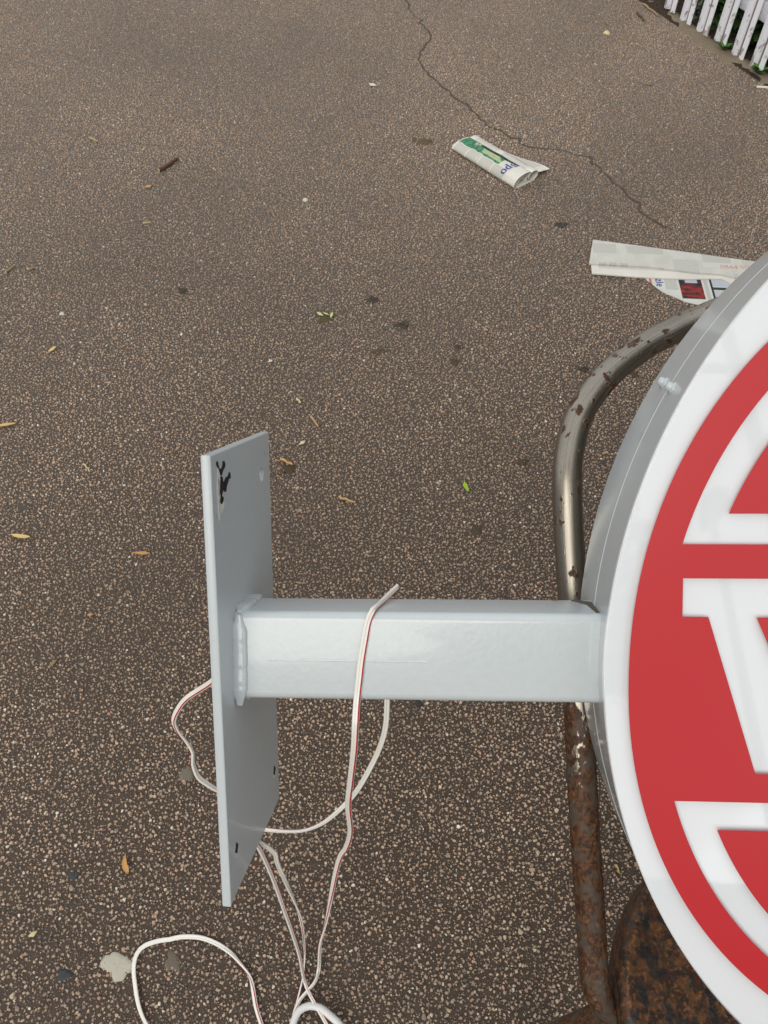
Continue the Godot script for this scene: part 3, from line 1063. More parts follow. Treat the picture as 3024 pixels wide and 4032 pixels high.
# plate: right face at «o», spanning pd * wide and pv * tall, thickness along pw; round holes [x, y, r]; softened edges
func plate_mesh(st: SurfaceTool, o: Vector3, pd: Vector3, pv: Vector3, pw: Vector3, wide: float, tall: float, th: float, holes: Array) -> void:
	var bev := 0.0012
	var xs := [bev]
	# vertical strips: each hole sits in a square cell, cells split the face in rows
	var half := 0.016
	for face in 2:
		var off: Vector3 = pw * (0.0 if face == 0 else th)
		var rects := []
		var ys := []
		var sorted_holes := holes.duplicate()
		sorted_holes.sort_custom(func(a, b): return a[1] < b[1])
		var y := bev
		var groups := []
		for h in sorted_holes:
			if groups.size() and h[1] - groups[-1][0][1] < 2.0 * half:
				groups[-1].append(h)
			else:
				groups.append([h])
		for g in groups:
			var ya: float = g[0][1] - half
			var yb: float = g[-1][1] + half
			rects.append([bev, wide - bev, y, ya])
			g.sort_custom(func(a, b): return a[0] < b[0])
			var x := bev
			for h in g:
				rects.append([x, h[0] - half, ya, yb])
				x = h[0] + half
				ys.append([h, ya, yb])
			rects.append([x, wide - bev, ya, yb])
			y = yb
		rects.append([bev, wide - bev, y, tall - bev])
		st.set_smooth_group(-1)
		for r in rects:
			if r[1] - r[0] < 0.0001:
				continue
			var c := [o + off + pd * r[0] + pv * r[2], o + off + pd * r[1] + pv * r[2], o + off + pd * r[1] + pv * r[3], o + off + pd * r[0] + pv * r[3]]
			face_quad(st, c, -pw if face == 0 else pw)
		for e in ys:
			var h: Array = e[0]
			var m := 32
			for k in m:
				var a0 := TAU * k / m
				var a1 := TAU * (k + 1) / m
				var ring := []
				for a in [a0, a1]:
					var d := Vector2(cos(a), sin(a))
					var ey: float = (e[2] - h[1]) if d.y > 0 else (h[1] - e[1])
					var f: float = minf(half / maxf(absf(d.x), 0.0001), ey / maxf(absf(d.y), 0.0001))
					ring.append([d * float(h[2]), d * f])
				var c := []
				for q in [ring[0][0], ring[1][0], ring[1][1], ring[0][1]]:
					c.append(o + off + pd * (h[0] + q.x) + pv * (h[1] + q.y))
				st.set_smooth_group(-1)
				face_quad(st, c, -pw if face == 0 else pw)
				if face == 0:
					var p0: Vector3 = c[0]
					var p1: Vector3 = c[1]
					st.set_smooth_group(5)
					face_quad(st, [p0, p1, p1 + pw * th, p0 + pw * th], (o + pd * h[0] + pv * h[1]) - p0)
	# rims, with a small round on every long edge
	var prof := [[0.0, bev], [-bev * 0.35, bev * 0.35], [-bev, 0.0], [-(th - bev), 0.0], [-(th - bev * 0.35), bev * 0.35], [-th, bev]]
	var corners := [[0.0, 0.0], [wide, 0.0], [wide, tall], [0.0, tall]]
	var loops := []
	for q in prof:
		var l := []
		for c in corners:
			var ix: float = q[1] if c[0] == 0.0 else wide - q[1]
			var iy: float = q[1] if c[1] == 0.0 else tall - q[1]
			l.append(o + pd * ix + pv * iy + pw * -q[0])
		loops.append(l)
	for i in loops.size() - 1:
		for k in 4:
			var j := (k + 1) % 4
			st.set_smooth_group(10 + k)
			var mid: Vector3 = (loops[i][k] + loops[i][j]) * 0.5 - (o + pd * wide * 0.5 + pv * tall * 0.5 + pw * th * 0.5)
			var nn: Vector3 = [-pv, pd, pv, -pd][k]
			face_quad(st, [loops[i][k], loops[i][j], loops[i + 1][j], loops[i + 1][k]], nn + (pw * 0.5 if i == 4 else (-pw * 0.5 if i == 0 else Vector3.ZERO)))

func face_quad_uv(st: SurfaceTool, c: Array, u: Array, out: Vector3) -> void:
	if (c[1] - c[0]).cross(c[2] - c[0]).dot(out) > 0:
		quad(st, c[0], c[1], c[2], c[3], u[0], u[1], u[2], u[3])
	else:
		quad(st, c[0], c[3], c[2], c[1], u[0], u[3], u[2], u[1])

func face_quad(st: SurfaceTool, c: Array, out: Vector3) -> void:
	var nn: Vector3 = (c[1] - c[0]).cross(c[2] - c[0])
	if nn.length_squared() < 1e-16:
		nn = (c[2] - c[0]).cross(c[3] - c[0])
	if nn.dot(out) > 0:
		quad(st, c[0], c[1], c[2], c[3])
	else:
		quad(st, c[0], c[3], c[2], c[1])

# ---------------------------------------------------------------- cable
func build_cable() -> void:
	var cable := base("electric_cable", "white twin cable with a red stripe draped over the sign's arm", "cable")
	var white := mat(rgb(238, 235, 228), 0.42)
	var red := mat(rgb(178, 42, 46), 0.45)
	# two round cores side by side
	var prof := PackedVector2Array()
	var r := 0.00165
	for k in 9:
		var a := -PI * 0.80 + PI * 1.6 * k / 8
		prof.append(Vector2(r + cos(a) * r, sin(a) * r))
	for k in 9:
		var a := PI - PI * 0.80 + PI * 1.6 * k / 8
		prof.append(Vector2(-r + cos(a) * r, sin(a) * r))
	var stripe := PackedVector2Array()
	for k in 5:
		var a := deg_to_rad(52 + 48.0 * k / 4)
		stripe.append(Vector2(r + cos(a) * (r + 0.00016), sin(a) * (r + 0.00016)))
	for k in 5:
		var a := deg_to_rad(100 - 48.0 * k / 4)
		stripe.append(Vector2(r + cos(a) * (r - 0.0003), sin(a) * (r - 0.0003)))
	# each run: points, then which way its flat side lies (degrees of roll at both ends)
	var runs := [
		[[Vector3(0.0139, 0.7490, -0.4118), Vector3(0.0060, 0.7578, -0.3983), Vector3(-0.0035, 0.7735, -0.3792), Vector3(-0.0105, 0.7921, -0.3606), Vector3(-0.0154, 0.7864, -0.3511), Vector3(-0.0190, 0.7741, -0.3365), Vector3(-0.0223, 0.7594, -0.3215), Vector3(-0.0246, 0.7446, -0.3064), Vector3(-0.0265, 0.7323, -0.2939), Vector3(-0.0276, 0.7276, -0.2732), Vector3(-0.0297, 0.6920, -0.2582), Vector3(-0.0353, 0.6274, -0.2458), Vector3(-0.0396, 0.5717, -0.2372), Vector3(-0.0397, 0.4920, -0.2296), Vector3(-0.0466, 0.4381, -0.2235), Vector3(-0.0563, 0.3982, -0.2196), Vector3(-0.0666, 0.3274, -0.2072), Vector3(-0.0840, 0.1844, -0.1806), Vector3(-0.0985, 0.0941, -0.1583), Vector3(-0.1051, 0.0120, -0.1350), Vector3(-0.1094, 0.0120, -0.1171), Vector3(-0.1212, 0.0120, -0.1032), Vector3(-0.1329, 0.0120, -0.0907), Vector3(-0.1404, 0.0120, -0.0723), Vector3(-0.1443, 0.0120, -0.0453)], [-30.0, 0.0, 5.0, 20.0, 110.0, 160.0], 1.08],
		[[Vector3(0.0034, 0.6435, -0.3531), Vector3(0.0034, 0.6298, -0.3342), Vector3(0.0023, 0.6113, -0.3172), Vector3(-0.0018, 0.5898, -0.3047), Vector3(-0.0115, 0.5612, -0.2909), Vector3(-0.0290, 0.5328, -0.2687), Vector3(-0.0444, 0.5165, -0.2548), Vector3(-0.0698, 0.4984, -0.2385), Vector3(-0.0933, 0.4874, -0.2317), Vector3(-0.1149, 0.4811, -0.2317), Vector3(-0.1389, 0.4769, -0.2343), Vector3(-0.1592, 0.4732, -0.2378)], [150.0, 170.0, 165.0, 130.0, 150.0], 1.0],
		[[Vector3(-0.1567, 0.7133, -0.3301), Vector3(-0.1731, 0.7015, -0.3308), Vector3(-0.1862, 0.6834, -0.3314), Vector3(-0.2006, 0.6652, -0.3319), Vector3(-0.2151, 0.6510, -0.3293), Vector3(-0.2264, 0.6354, -0.3250), Vector3(-0.2352, 0.6173, -0.3171), Vector3(-0.2333, 0.6003, -0.3106), Vector3(-0.2264, 0.5837, -0.3047), Vector3(-0.2202, 0.5715, -0.2965), Vector3(-0.2210, 0.5587, -0.2874), Vector3(-0.2163, 0.5448, -0.2768), Vector3(-0.2083, 0.5353, -0.2722), Vector3(-0.2002, 0.5267, -0.2689), Vector3(-0.1824, 0.5042, -0.2635), Vector3(-0.1592, 0.4732, -0.2378)], [30.0, 20.0, 120.0, 60.0], 1.0],
		[[Vector3(-0.1658, 0.4798, -0.2299), Vector3(-0.1607, 0.4548, -0.2272), Vector3(-0.1547, 0.4242, -0.2233), Vector3(-0.1469, 0.3398, -0.2060), Vector3(-0.1404, 0.2522, -0.1842), Vector3(-0.1343, 0.1792, -0.1638), Vector3(-0.1285, 0.1065, -0.1414), Vector3(-0.1264, 0.0200, -0.1152), Vector3(-0.1118, 0.0200, -0.0902), Vector3(-0.0962, 0.0200, -0.0689), Vector3(-0.0794, 0.0200, -0.0450)], [-70.0, -55.0, -65.0, -60.0], 1.0],
		[[Vector3(-0.1648, 0.4699, -0.2333), Vector3(-0.1564, 0.4349, -0.2307), Vector3(-0.1471, 0.4057, -0.2295), Vector3(-0.1413, 0.3832, -0.2272), Vector3(-0.1405, 0.3525, -0.2206), Vector3(-0.1337, 0.2901, -0.2071), Vector3(-0.1247, 0.2136, -0.1883), Vector3(-0.1215, 0.1527, -0.1709), Vector3(-0.1296, 0.0100, -0.1548), Vector3(-0.1301, 0.0100, -0.1256), Vector3(-0.1357, 0.0100, -0.0971), Vector3(-0.1408, 0.0100, -0.0755), Vector3(-0.1486, 0.0100, -0.0424)], [170.0, 150.0, 40.0, 60.0, 120.0], 0.92],
		[[Vector3(-0.3505, 0.0060, -0.0366), Vector3(-0.3755, 0.0060, -0.0635), Vector3(-0.3889, 0.0060, -0.0849), Vector3(-0.3988, 0.0060, -0.1100), Vector3(-0.4060, 0.0060, -0.1356), Vector3(-0.4044, 0.0060, -0.1553), Vector3(-0.3929, 0.0060, -0.1672), Vector3(-0.3705, 0.0060, -0.1739), Vector3(-0.3532, 0.0060, -0.1759), Vector3(-0.3369, 0.0060, -0.1793), Vector3(-0.3061, 0.0060, -0.1786), Vector3(-0.2783, 0.0060, -0.1706), Vector3(-0.2539, 0.0060, -0.1579), Vector3(-0.2347, 0.0060, -0.1421), Vector3(-0.2179, 0.0060, -0.1253), Vector3(-0.2112, 0.0060, -0.1112), Vector3(-0.2024, 0.0060, -0.0818), Vector3(-0.1896, 0.0060, -0.0544), Vector3(-0.1780, 0.0060, -0.0295)], [150.0, 175.0, 150.0, 130.0, 10.0, 0.0], 1.12]]
	var eye := Vector3(0, 1.45, 0)
	for run in runs:
		var path := spline(run[0], 0.006)
		var refs := []
		for i in path.size():
			var t: Vector3 = (path[min(i + 1, path.size() - 1)] - path[max(i - 1, 0)]).normalized()
			var up := Vector3(0.0, 0.72, 0.69)
			var side := up.cross(t).normalized()
			var f: float = float(i) / path.size() * (run[1].size() - 1)
			var roll := deg_to_rad(lerpf(run[1][int(f)], run[1][int(f) + 1], f - int(f)))
			refs.append(side.rotated(t, roll))
		var sz := []
		for i in path.size():
			sz.append(run[2])
		var st := begin()
		sweep(st, path, prof, Vector3.RIGHT, sz, true, true, refs)
		var o := obj("cable_run", done(st), white, cable)
		st = begin()
		sweep(st, path, stripe, Vector3.RIGHT, sz, true, true, refs)
		obj("red_stripe", done(st), red, o)
	# the thicker round sheath that the runs pass through
	var st := begin()
	sweep(st, spline([Vector3(-0.1437, 0.0180, -0.0445), Vector3(-0.1405, 0.0180, -0.0612), Vector3(-0.1329, 0.0180, -0.0757), Vector3(-0.1173, 0.0180, -0.0824), Vector3(-0.0997, 0.0180, -0.0793), Vector3(-0.0834, 0.0180, -0.0690), Vector3(-0.0685, 0.0180, -0.0576), Vector3(-0.0552, 0.0180, -0.0422)], 0.006), circle(0.0056, 16), Vector3.UP)
	tag(obj("white_tube", done(st), mat(rgb(222, 222, 220), 0.35)), "short bent piece of thicker round white tube under the cables", "tube")

# ---------------------------------------------------------------- newspapers
func build_newspapers() -> void:
	# rolled one: the roll's axis runs along e, q points across it, away from us
	var roll := base("rolled_newspaper", "rolled up newspaper with a green picture lying on the pavement", "newspaper", "newspapers on the pavement")
	var o := Vector3(0.2382, 0.0000, -2.6319)
	var e := Vector3(0.617, 0, 0.787)
	var q := Vector3(0.787, 0, -0.617)
	var len_ := 0.305
	roll.position = o
	var blocks := [[0, 0, 512, 256, "fill", rgb(214, 212, 202)]]
	# x runs along the roll, y round it from the back over the top to the front
	blocks.append([8, 4, 330, 70, "photo", rgb(52, 118, 84), rgb(84, 146, 108)])
	blocks.append([130, 4, 330, 30, "photo", rgb(34, 50, 46), rgb(52, 76, 64)])
	blocks.append([84, 18, 44, 22, "photo", rgb(206, 204, 198), rgb(112, 98, 90)])
	for k in 3:
		blocks.append([170 + 6 * k, 38 + 9 * k, 140 + 8 * k, 7, "text", rgb(180, 192, 40)])
	blocks.append([430, 20, 82, 160, "fill", rgb(220, 218, 210)])
	for k in 4:
		blocks.append([16 + k * 102, 78, 94, 112, "fill", rgb(188, 189, 181)])
		blocks.append([20 + k * 102, 82, 86, 48, "text", rgb(158, 158, 152)])
		blocks.append([20 + k * 102, 138, 86, 48, "text", rgb(158, 158, 152)])
	var print_m := newsprint(512, 256, rgb(216, 214, 205), blocks, 5)
	var plain := newsprint(256, 256, rgb(222, 219, 210), [[20, 20, 90, 200, "text", rgb(176, 174, 168)], [130, 40, 100, 190, "text", rgb(176, 174, 168)]], 6)
	# outer sheet, from the back of the roll over the top, round the front and under
	var outer := [[0.082, 0.030], [0.074, 0.0385], [0.062, 0.0425], [0.046, 0.0435], [0.028, 0.0415], [0.012, 0.0355], [0.003, 0.026], [-0.001, 0.016], [0.003, 0.007], [0.014, 0.0022], [0.03, 0.0018], [0.06, 0.0018], [0.1, 0.002]]
	var wob := noise(44, 1.0, 3)
	var shape := func(pts: Array, a: float) -> Array:
		# the roll is fuller at the near end and pressed flatter at the far one
		var out := []
		for p in pts:
			var y: float = 0.0018 + (p[1] - 0.0018) * lerpf(0.62, 1.0, a) + 0.0012 * wob.get_noise_2d(p[0] * 60.0, a * 4.0) * smoothstep(0.004, 0.02, p[1])
			var x: float = p[0] * lerpf(1.06, 1.0, a) + 0.0025 * wob.get_noise_2d(a * 3.0, p[1] * 50.0)
			out.append(Vector3.ZERO + q * x + Vector3(0, y, 0))
		return out
	paper_strip(roll, "outer_sheet", outer, shape, e, len_, print_m, [0.0, 0.012])
	paper_strip(roll, "inner_fold", [[0.012, 0.0055], [0.02, 0.0035], [0.05, 0.0034], [0.09, 0.0045], [0.107, 0.012], [0.111, 0.022], [0.106, 0.032], [0.095, 0.0375], [0.083, 0.037], [0.073, 0.031], [0.069, 0.022], [0.073, 0.013], [0.082, 0.010]], shape, e, len_, plain, [0.004, 0.011])
	paper_strip(roll, "inner_fold", [[0.014, 0.009], [0.026, 0.019], [0.042, 0.029], [0.056, 0.034], [0.065, 0.029], [0.066, 0.018], [0.061, 0.006]], shape, e, len_, plain, [0.008, 0.006])
	# loose outer page, spread behind the roll
	var st := begin()
	st.set_smooth_group(1)
	var rows := []
	for i in 25:
		var a := i / 24.0
		var wide := lerpf(0.012, 0.074, smoothstep(0.0, 1.0, a)) + 0.004 * sin(a * 9.0)
		var row := []
		for k in 9:
			var b := k / 8.0
			var y := lerpf(0.036 * lerpf(0.66, 1.0, a), 0.004, pow(b, 0.55)) + 0.004 * sin(b * 5.0 + a * 4.0) * (1.0 - absf(b - 0.5)) * a + 0.006 * smoothstep(0.8, 1.0, b) * (0.5 + 0.5 * sin(a * 7.0))
			row.append(e * (a * (len_ + 0.006) - 0.004) + q * (0.102 + wide * b) + Vector3(0, y, 0))
		rows.append(row)
	for i in 24:
		for k in 8:
			quad(st, rows[i][k], rows[i + 1][k], rows[i + 1][k + 1], rows[i][k + 1], Vector2(i / 24.0, k / 8.0), Vector2((i + 1) / 24.0, k / 8.0), Vector2((i + 1) / 24.0, (k + 1) / 8.0), Vector2(i / 24.0, (k + 1) / 8.0))
			var dn := Vector3(0, -0.0012, 0)
			quad(st, rows[i][k] + dn, rows[i][k + 1] + dn, rows[i + 1][k + 1] + dn, rows[i + 1][k] + dn)
	obj("loose_page", done(st), plain, roll)
	# printed words: blue heading near the open end, yellow-green line on the picture
	var top_at := func(across: float, along: float, lift: float) -> Vector3:
		var a: float = clampf(along / len_, 0.0, 1.0)
		var ring: Array = shape.call(outer, a)
		var d := 0.0
		for i in ring.size() - 1:
			var l: float = ring[i].distance_to(ring[i + 1])
			if d + l >= across or i == ring.size() - 2:
				var tt: Vector3 = (ring[i + 1] - ring[i]).normalized()
				var nn := tt.cross(e)
				return ring[i] + tt * (across - d) + e * along + nn * (0.0012 + 0.0002 * lift)
			d += l
		return Vector3.ZERO
	print_word("heading", "Spo", "Droid Serif", true, func(x: float, y: float, l: float) -> Vector3: return top_at.call(0.020 + x * 0.036, 0.252 + y * 0.036, l), mat(rgb(56, 74, 150), 0.7), roll)
	print_word("headline", "WILLIS", "Droid Sans", true, func(x: float, y: float, l: float) -> Vector3: return top_at.call(0.0205 - y * 0.017, 0.108 + x * 0.021, l), mat(rgb(168, 184, 40), 0.7), roll) if false else null
	# flat folded one
	var fold := base("folded_newspaper", "flat folded newspaper with small print partly under the sign", "newspaper", "newspapers on the pavement")
	var fo := Vector3(0.6231, 0.0000, -1.9756)
	fold.position = fo
	var ex := Vector3(0.9975, 0.0000, 0.0712)
	var ez := Vector3(-ex.z, 0, ex.x)   # towards us
	var fl := func(p: Vector3) -> Array:
		var d := p - fo
		return [d.dot(ex), d.dot(-ez)]
	var b1 := [[14, 10, 60, 26, "text", rgb(190, 190, 186)]]
	for k in 3:
		b1.append([24 + 26 * k, 62, 20, 40, "text", rgb(160, 158, 150)])
	b1.append([100, 14, 90, 20, "text", rgb(186, 186, 182)])
	b1.append([102, 70, 80, 34, "text", rgb(172, 170, 164)])
	b1.append([150, 92, 24, 8, "text", rgb(206, 150, 144)])
	b1.append([206, 16, 62, 18, "fill", rgb(206, 207, 203)])
	b1.append([208, 44, 62, 52, "text", rgb(200, 202, 200)])
	b1.append([282, 16, 76, 46, "fill", rgb(208, 209, 204)])
	b1.append([284, 20, 70, 30, "text", rgb(186, 188, 184)])
	b1.append([282, 84, 44, 14, "fill", rgb(204, 203, 192)])
	b1.append([350, 78, 12, 20, "text", rgb(180, 180, 178)])
	b1.append([380, 10, 120, 46, "text", rgb(196, 198, 194)])
	b1.append([392, 62, 110, 14, "fill", rgb(210, 210, 205)])
	b1.append([392, 96, 110, 8, "fill", rgb(206, 207, 202)])
	var small := newsprint(512, 128, rgb(206, 206, 198), b1, 8)
	var white_p := newsprint(256, 64, rgb(224, 221, 213), [[10, 10, 200, 4, "text", rgb(190, 188, 196)]], 9)
	var page := newsprint(256, 256, rgb(212, 213, 207), [[6, 14, 12, 40, "text", rgb(60, 60, 66)], [22, 20, 5, 60, "fill", rgb(202, 112, 102)], [52, 40, 24, 60, "text", rgb(170, 172, 168)], [80, 34, 44, 110, "photo", rgb(156, 48, 48), rgb(62, 44, 42)], [80, 34, 44, 40, "photo", rgb(44, 40, 50), rgb(92, 52, 50)], [92, 40, 24, 18, "fill", rgb(186, 192, 204)], [128, 24, 8, 130, "text", rgb(160, 162, 158)], [140, 22, 4, 150, "fill", rgb(40, 44, 44)], [144, 22, 60, 50, "fill", rgb(186, 192, 204)], [144, 76, 60, 14, "fill", rgb(48, 62, 44)], [144, 92, 60, 80, "fill", rgb(190, 194, 202)]], 10)
	var upper := [Vector3(0.6495, 0.0140, -2.0897), Vector3(0.8809, 0.0140, -2.0365), Vector3(1.1046, 0.0140, -1.9836), Vector3(1.2397, 0.0140, -1.9588), Vector3(1.1840, 0.0140, -1.8161), Vector3(1.0558, 0.0140, -1.8970), Vector3(1.0066, 0.0140, -1.9188), Vector3(0.9261, 0.0140, -1.9276), Vector3(0.8003, 0.0140, -1.9543), Vector3(0.6185, 0.0140, -1.9700)]
	var lower := [Vector3(0.6292, 0.0080, -1.9987), Vector3(0.9310, 0.0080, -1.9401), Vector3(1.0638, 0.0080, -1.9180), Vector3(1.1728, 0.0080, -1.8237), Vector3(1.1418, 0.0080, -1.7661), Vector3(1.0574, 0.0080, -1.8448), Vector3(1.0052, 0.0080, -1.9049), Vector3(0.9642, 0.0080, -1.9060), Vector3(0.9084, 0.0080, -1.9027), Vector3(0.7590, 0.0080, -1.9126), Vector3(0.6225, 0.0080, -1.9302)]
	var inside := [Vector3(0.7578, 0.0030, -1.9424), Vector3(0.9321, 0.0030, -1.9380), Vector3(1.1416, 0.0030, -1.8941), Vector3(1.0792, 0.0030, -1.7722), Vector3(0.9975, 0.0030, -1.7160), Vector3(0.9387, 0.0030, -1.7803), Vector3(0.8737, 0.0030, -1.8050), Vector3(0.8163, 0.0030, -1.8512)]
	for part in [["inside_page", inside, page, 0.0012, 0.0036, Vector4(1380, 0, 0, 0)], ["lower_fold", lower, white_p, 0.0040, 0.0080, Vector4()], ["upper_fold", upper, small, 0.0084, 0.0140, Vector4()]]:
		var poly := PackedVector2Array()
		for p in part[1]:
			var d: Array = fl.call(p)
			poly.append(Vector2(d[0], d[1]))
		var box := Rect2(poly[0], Vector2.ZERO)
		for p in poly:
			box = box.expand(p)
		var uvt := Transform2D(Vector2(1.0 / box.size.x, 0), Vector2(0, -1.0 / box.size.y), Vector2(-box.position.x / box.size.x, 1.0 + box.position.y / box.size.y))
		st = begin()
		slab(st, poly, Vector3.ZERO, ex, -ez, part[3], part[4], uvt)
		obj(part[0], done(st), part[2], fold)
	var red_ink := mat(rgb(212, 136, 128), 0.8)
	var blue_ink := mat(rgb(76, 84, 140), 0.8)
	var num_at := fl.call(Vector3(1.0089, 0.0140, -1.9543)) as Array
	print_word("number", "0844 50", "Droid Sans", false, func(x: float, y: float, l: float) -> Vector3: return ex * (num_at[0] + x * 0.024) - ez * (num_at[1] + y * 0.022) + Vector3(0, 0.0142 + 0.0002 * l, 0), red_ink, fold)
	var zz := fl.call(Vector3(0.8160, 0.0036, -1.8890)) as Array
	print_word("heading", "zzle", "Droid Sans", true, func(x: float, y: float, l: float) -> Vector3: return ex * (zz[0] + y * 0.028) - ez * (zz[1] + 0.034 - x * 0.028) + Vector3(0, 0.0038 + 0.0002 * l, 0), blue_ink, fold)

func paper_strip(parent: Node3D, called: String, pts: Array, shape: Callable, e: Vector3, len_: float, m: Material, ends: Array) -> void:
	var st := begin()
	var steps := 28
	var rings := []
	for i in steps + 1:
		var a := float(i) / steps
		var s: Array = shape.call(pts, a)
		var dense := spline(s, 0.003)
		var off: float = lerpf(ends[0], len_ + ends[1], a)
		for k in dense.size():
			dense[k] += e * off
		rings.append(dense)
	var count: int = rings[0].size()
	for r in rings:
		count = mini(count, r.size())
	for i in rings.size():
		var r: Array = rings[i]
		var out := []
		for k in count:
			out.append(r[int(round(float(k) * (r.size() - 1) / (count - 1)))])
		rings[i] = out
	var thick := 0.0009
	for layer in 2:
		st.set_smooth_group(1 + layer)
		for i in steps:
			for k in count - 1:
				var c := []
				for f in [[i, k], [i + 1, k], [i + 1, k + 1], [i, k + 1]]:
					var p: Vector3 = rings[f[0]][f[1]]
					var t: Vector3 = (rings[f[0]][mini(f[1] + 1, count - 1)] - rings[f[0]][maxi(f[1] - 1, 0)]).normalized()
					var nn := t.cross(e).normalized()
					c.append([p + nn * thick * (0.5 if layer == 0 else -0.5), Vector2(float(f[0]) / steps, float(f[1]) / (count - 1)), nn])
				if layer == 0:
					face_quad_uv(st, [c[0][0], c[1][0], c[2][0], c[3][0]], [c[0][1], c[1][1], c[2][1], c[3][1]], c[0][2])
				else:
					face_quad_uv(st, [c[0][0], c[1][0], c[2][0], c[3][0]], [Vector2(0.02, 0.99), Vector2(0.02, 0.99), Vector2(0.02, 0.99), Vector2(0.02, 0.99)], -c[0][2]) if true else quad(st, c[3][0], c[2][0], c[1][0], c[0][0], Vector2(0.02, 0.99), Vector2(0.02, 0.99), Vector2(0.02, 0.99), Vector2(0.02, 0.99))
	# the cut edge at both ends
	for end in [0, steps]:
		st.set_smooth_group(-1)
		for k in count - 1:
			var c := []
			for f in [[k, 0.5], [k + 1, 0.5], [k + 1, -0.5], [k, -0.5]]:
				var p: Vector3 = rings[end][f[0]]
				var t: Vector3 = (rings[end][mini(f[0] + 1, count - 1)] - rings[end][maxi(f[0] - 1, 0)]).normalized()
				c.append(p + e.cross(t).normalized() * thick * f[1])
			face_quad(st, c, -e if end == 0 else e)
	obj(called, done(st), m, parent)

# ---------------------------------------------------------------- litter
func leaf_piece(label: String, category: String, called: String, a: Vector3, b: Vector3, wide: float, c: Color, fat := 0.45, group := "") -> void:
	# a dry seed wing or leaf: narrow at its stalk, widest at «fat» of its length, slightly cupped
	var st := begin()
	st.set_smooth_group(1)
	var l := b - a
	var side := l.normalized().cross(Vector3.UP)
	var n := 10
	var rows := []
	for i in n + 1:
		var t := float(i) / n
		var w := wide * (pow(t / fat, 0.8) if t < fat else pow((1.0 - t) / (1.0 - fat), 0.6)) * (1.0 + 0.12 * sin(t * 11.0 + wide * 900.0))
		w = maxf(w, 0.0006)
		var p := a + l * t + side * wide * 0.35 * sin(t * 3.0) + Vector3(0, 0.004 * sin(t * PI), 0)
		rows.append([p - side * w * 0.5 + Vector3(0, 0.0014, 0), p, p + side * w * 0.5 + Vector3(0, 0.0016, 0)])
	for i in n:
		for k in 2:
			quad(st, rows[i][k], rows[i + 1][k], rows[i + 1][k + 1], rows[i][k + 1], Vector2(0, 0), Vector2(0, 1), Vector2(1, 1), Vector2(1, 0)) if false else quad(st, rows[i][k], rows[i][k + 1], rows[i + 1][k + 1], rows[i + 1][k])
			var dn := Vector3(0, -0.0007, 0)
			quad(st, rows[i][k] + dn, rows[i + 1][k] + dn, rows[i + 1][k + 1] + dn, rows[i][k + 1] + dn)
	var o := obj(called, done(st), mat(c, 0.6), self)
	tag(o, label, category, group)

func twig_piece(label: String, category: String, called: String, a: Vector3, b: Vector3, r: float, c: Color, tip: Color, group := "") -> void:
	var pts := []
	rng.seed = int(absf(a.x) * 1000) + int(absf(a.z) * 1000)
	var side := (b - a).cross(Vector3.UP).normalized()
	for i in 6:
		pts.append(a.lerp(b, i / 5.0) + side * rng.randf_range(-0.35, 0.35) * r * 2.0 + Vector3(0, r + 0.001, 0))
	var path := spline(pts, 0.004)
	var sz := []
	for i in path.size():
		sz.append(1.0 - 0.35 * i / path.size() + 0.12 * sin(i * 1.9))
	var st := begin()
	sweep(st, path, circle(r, 8), Vector3.UP, sz)
	var m := mat(c, 0.85)
	var o := obj(called, done(st), m, self)
	tag(o, label, category, group)
	st = begin()
	sweep(st, [path[0] - (path[1] - path[0]).normalized() * 0.0012, path[0]], circle(r * 0.92, 8), Vector3.UP)
	obj("cut_end", done(st), mat(tip, 0.8), o)

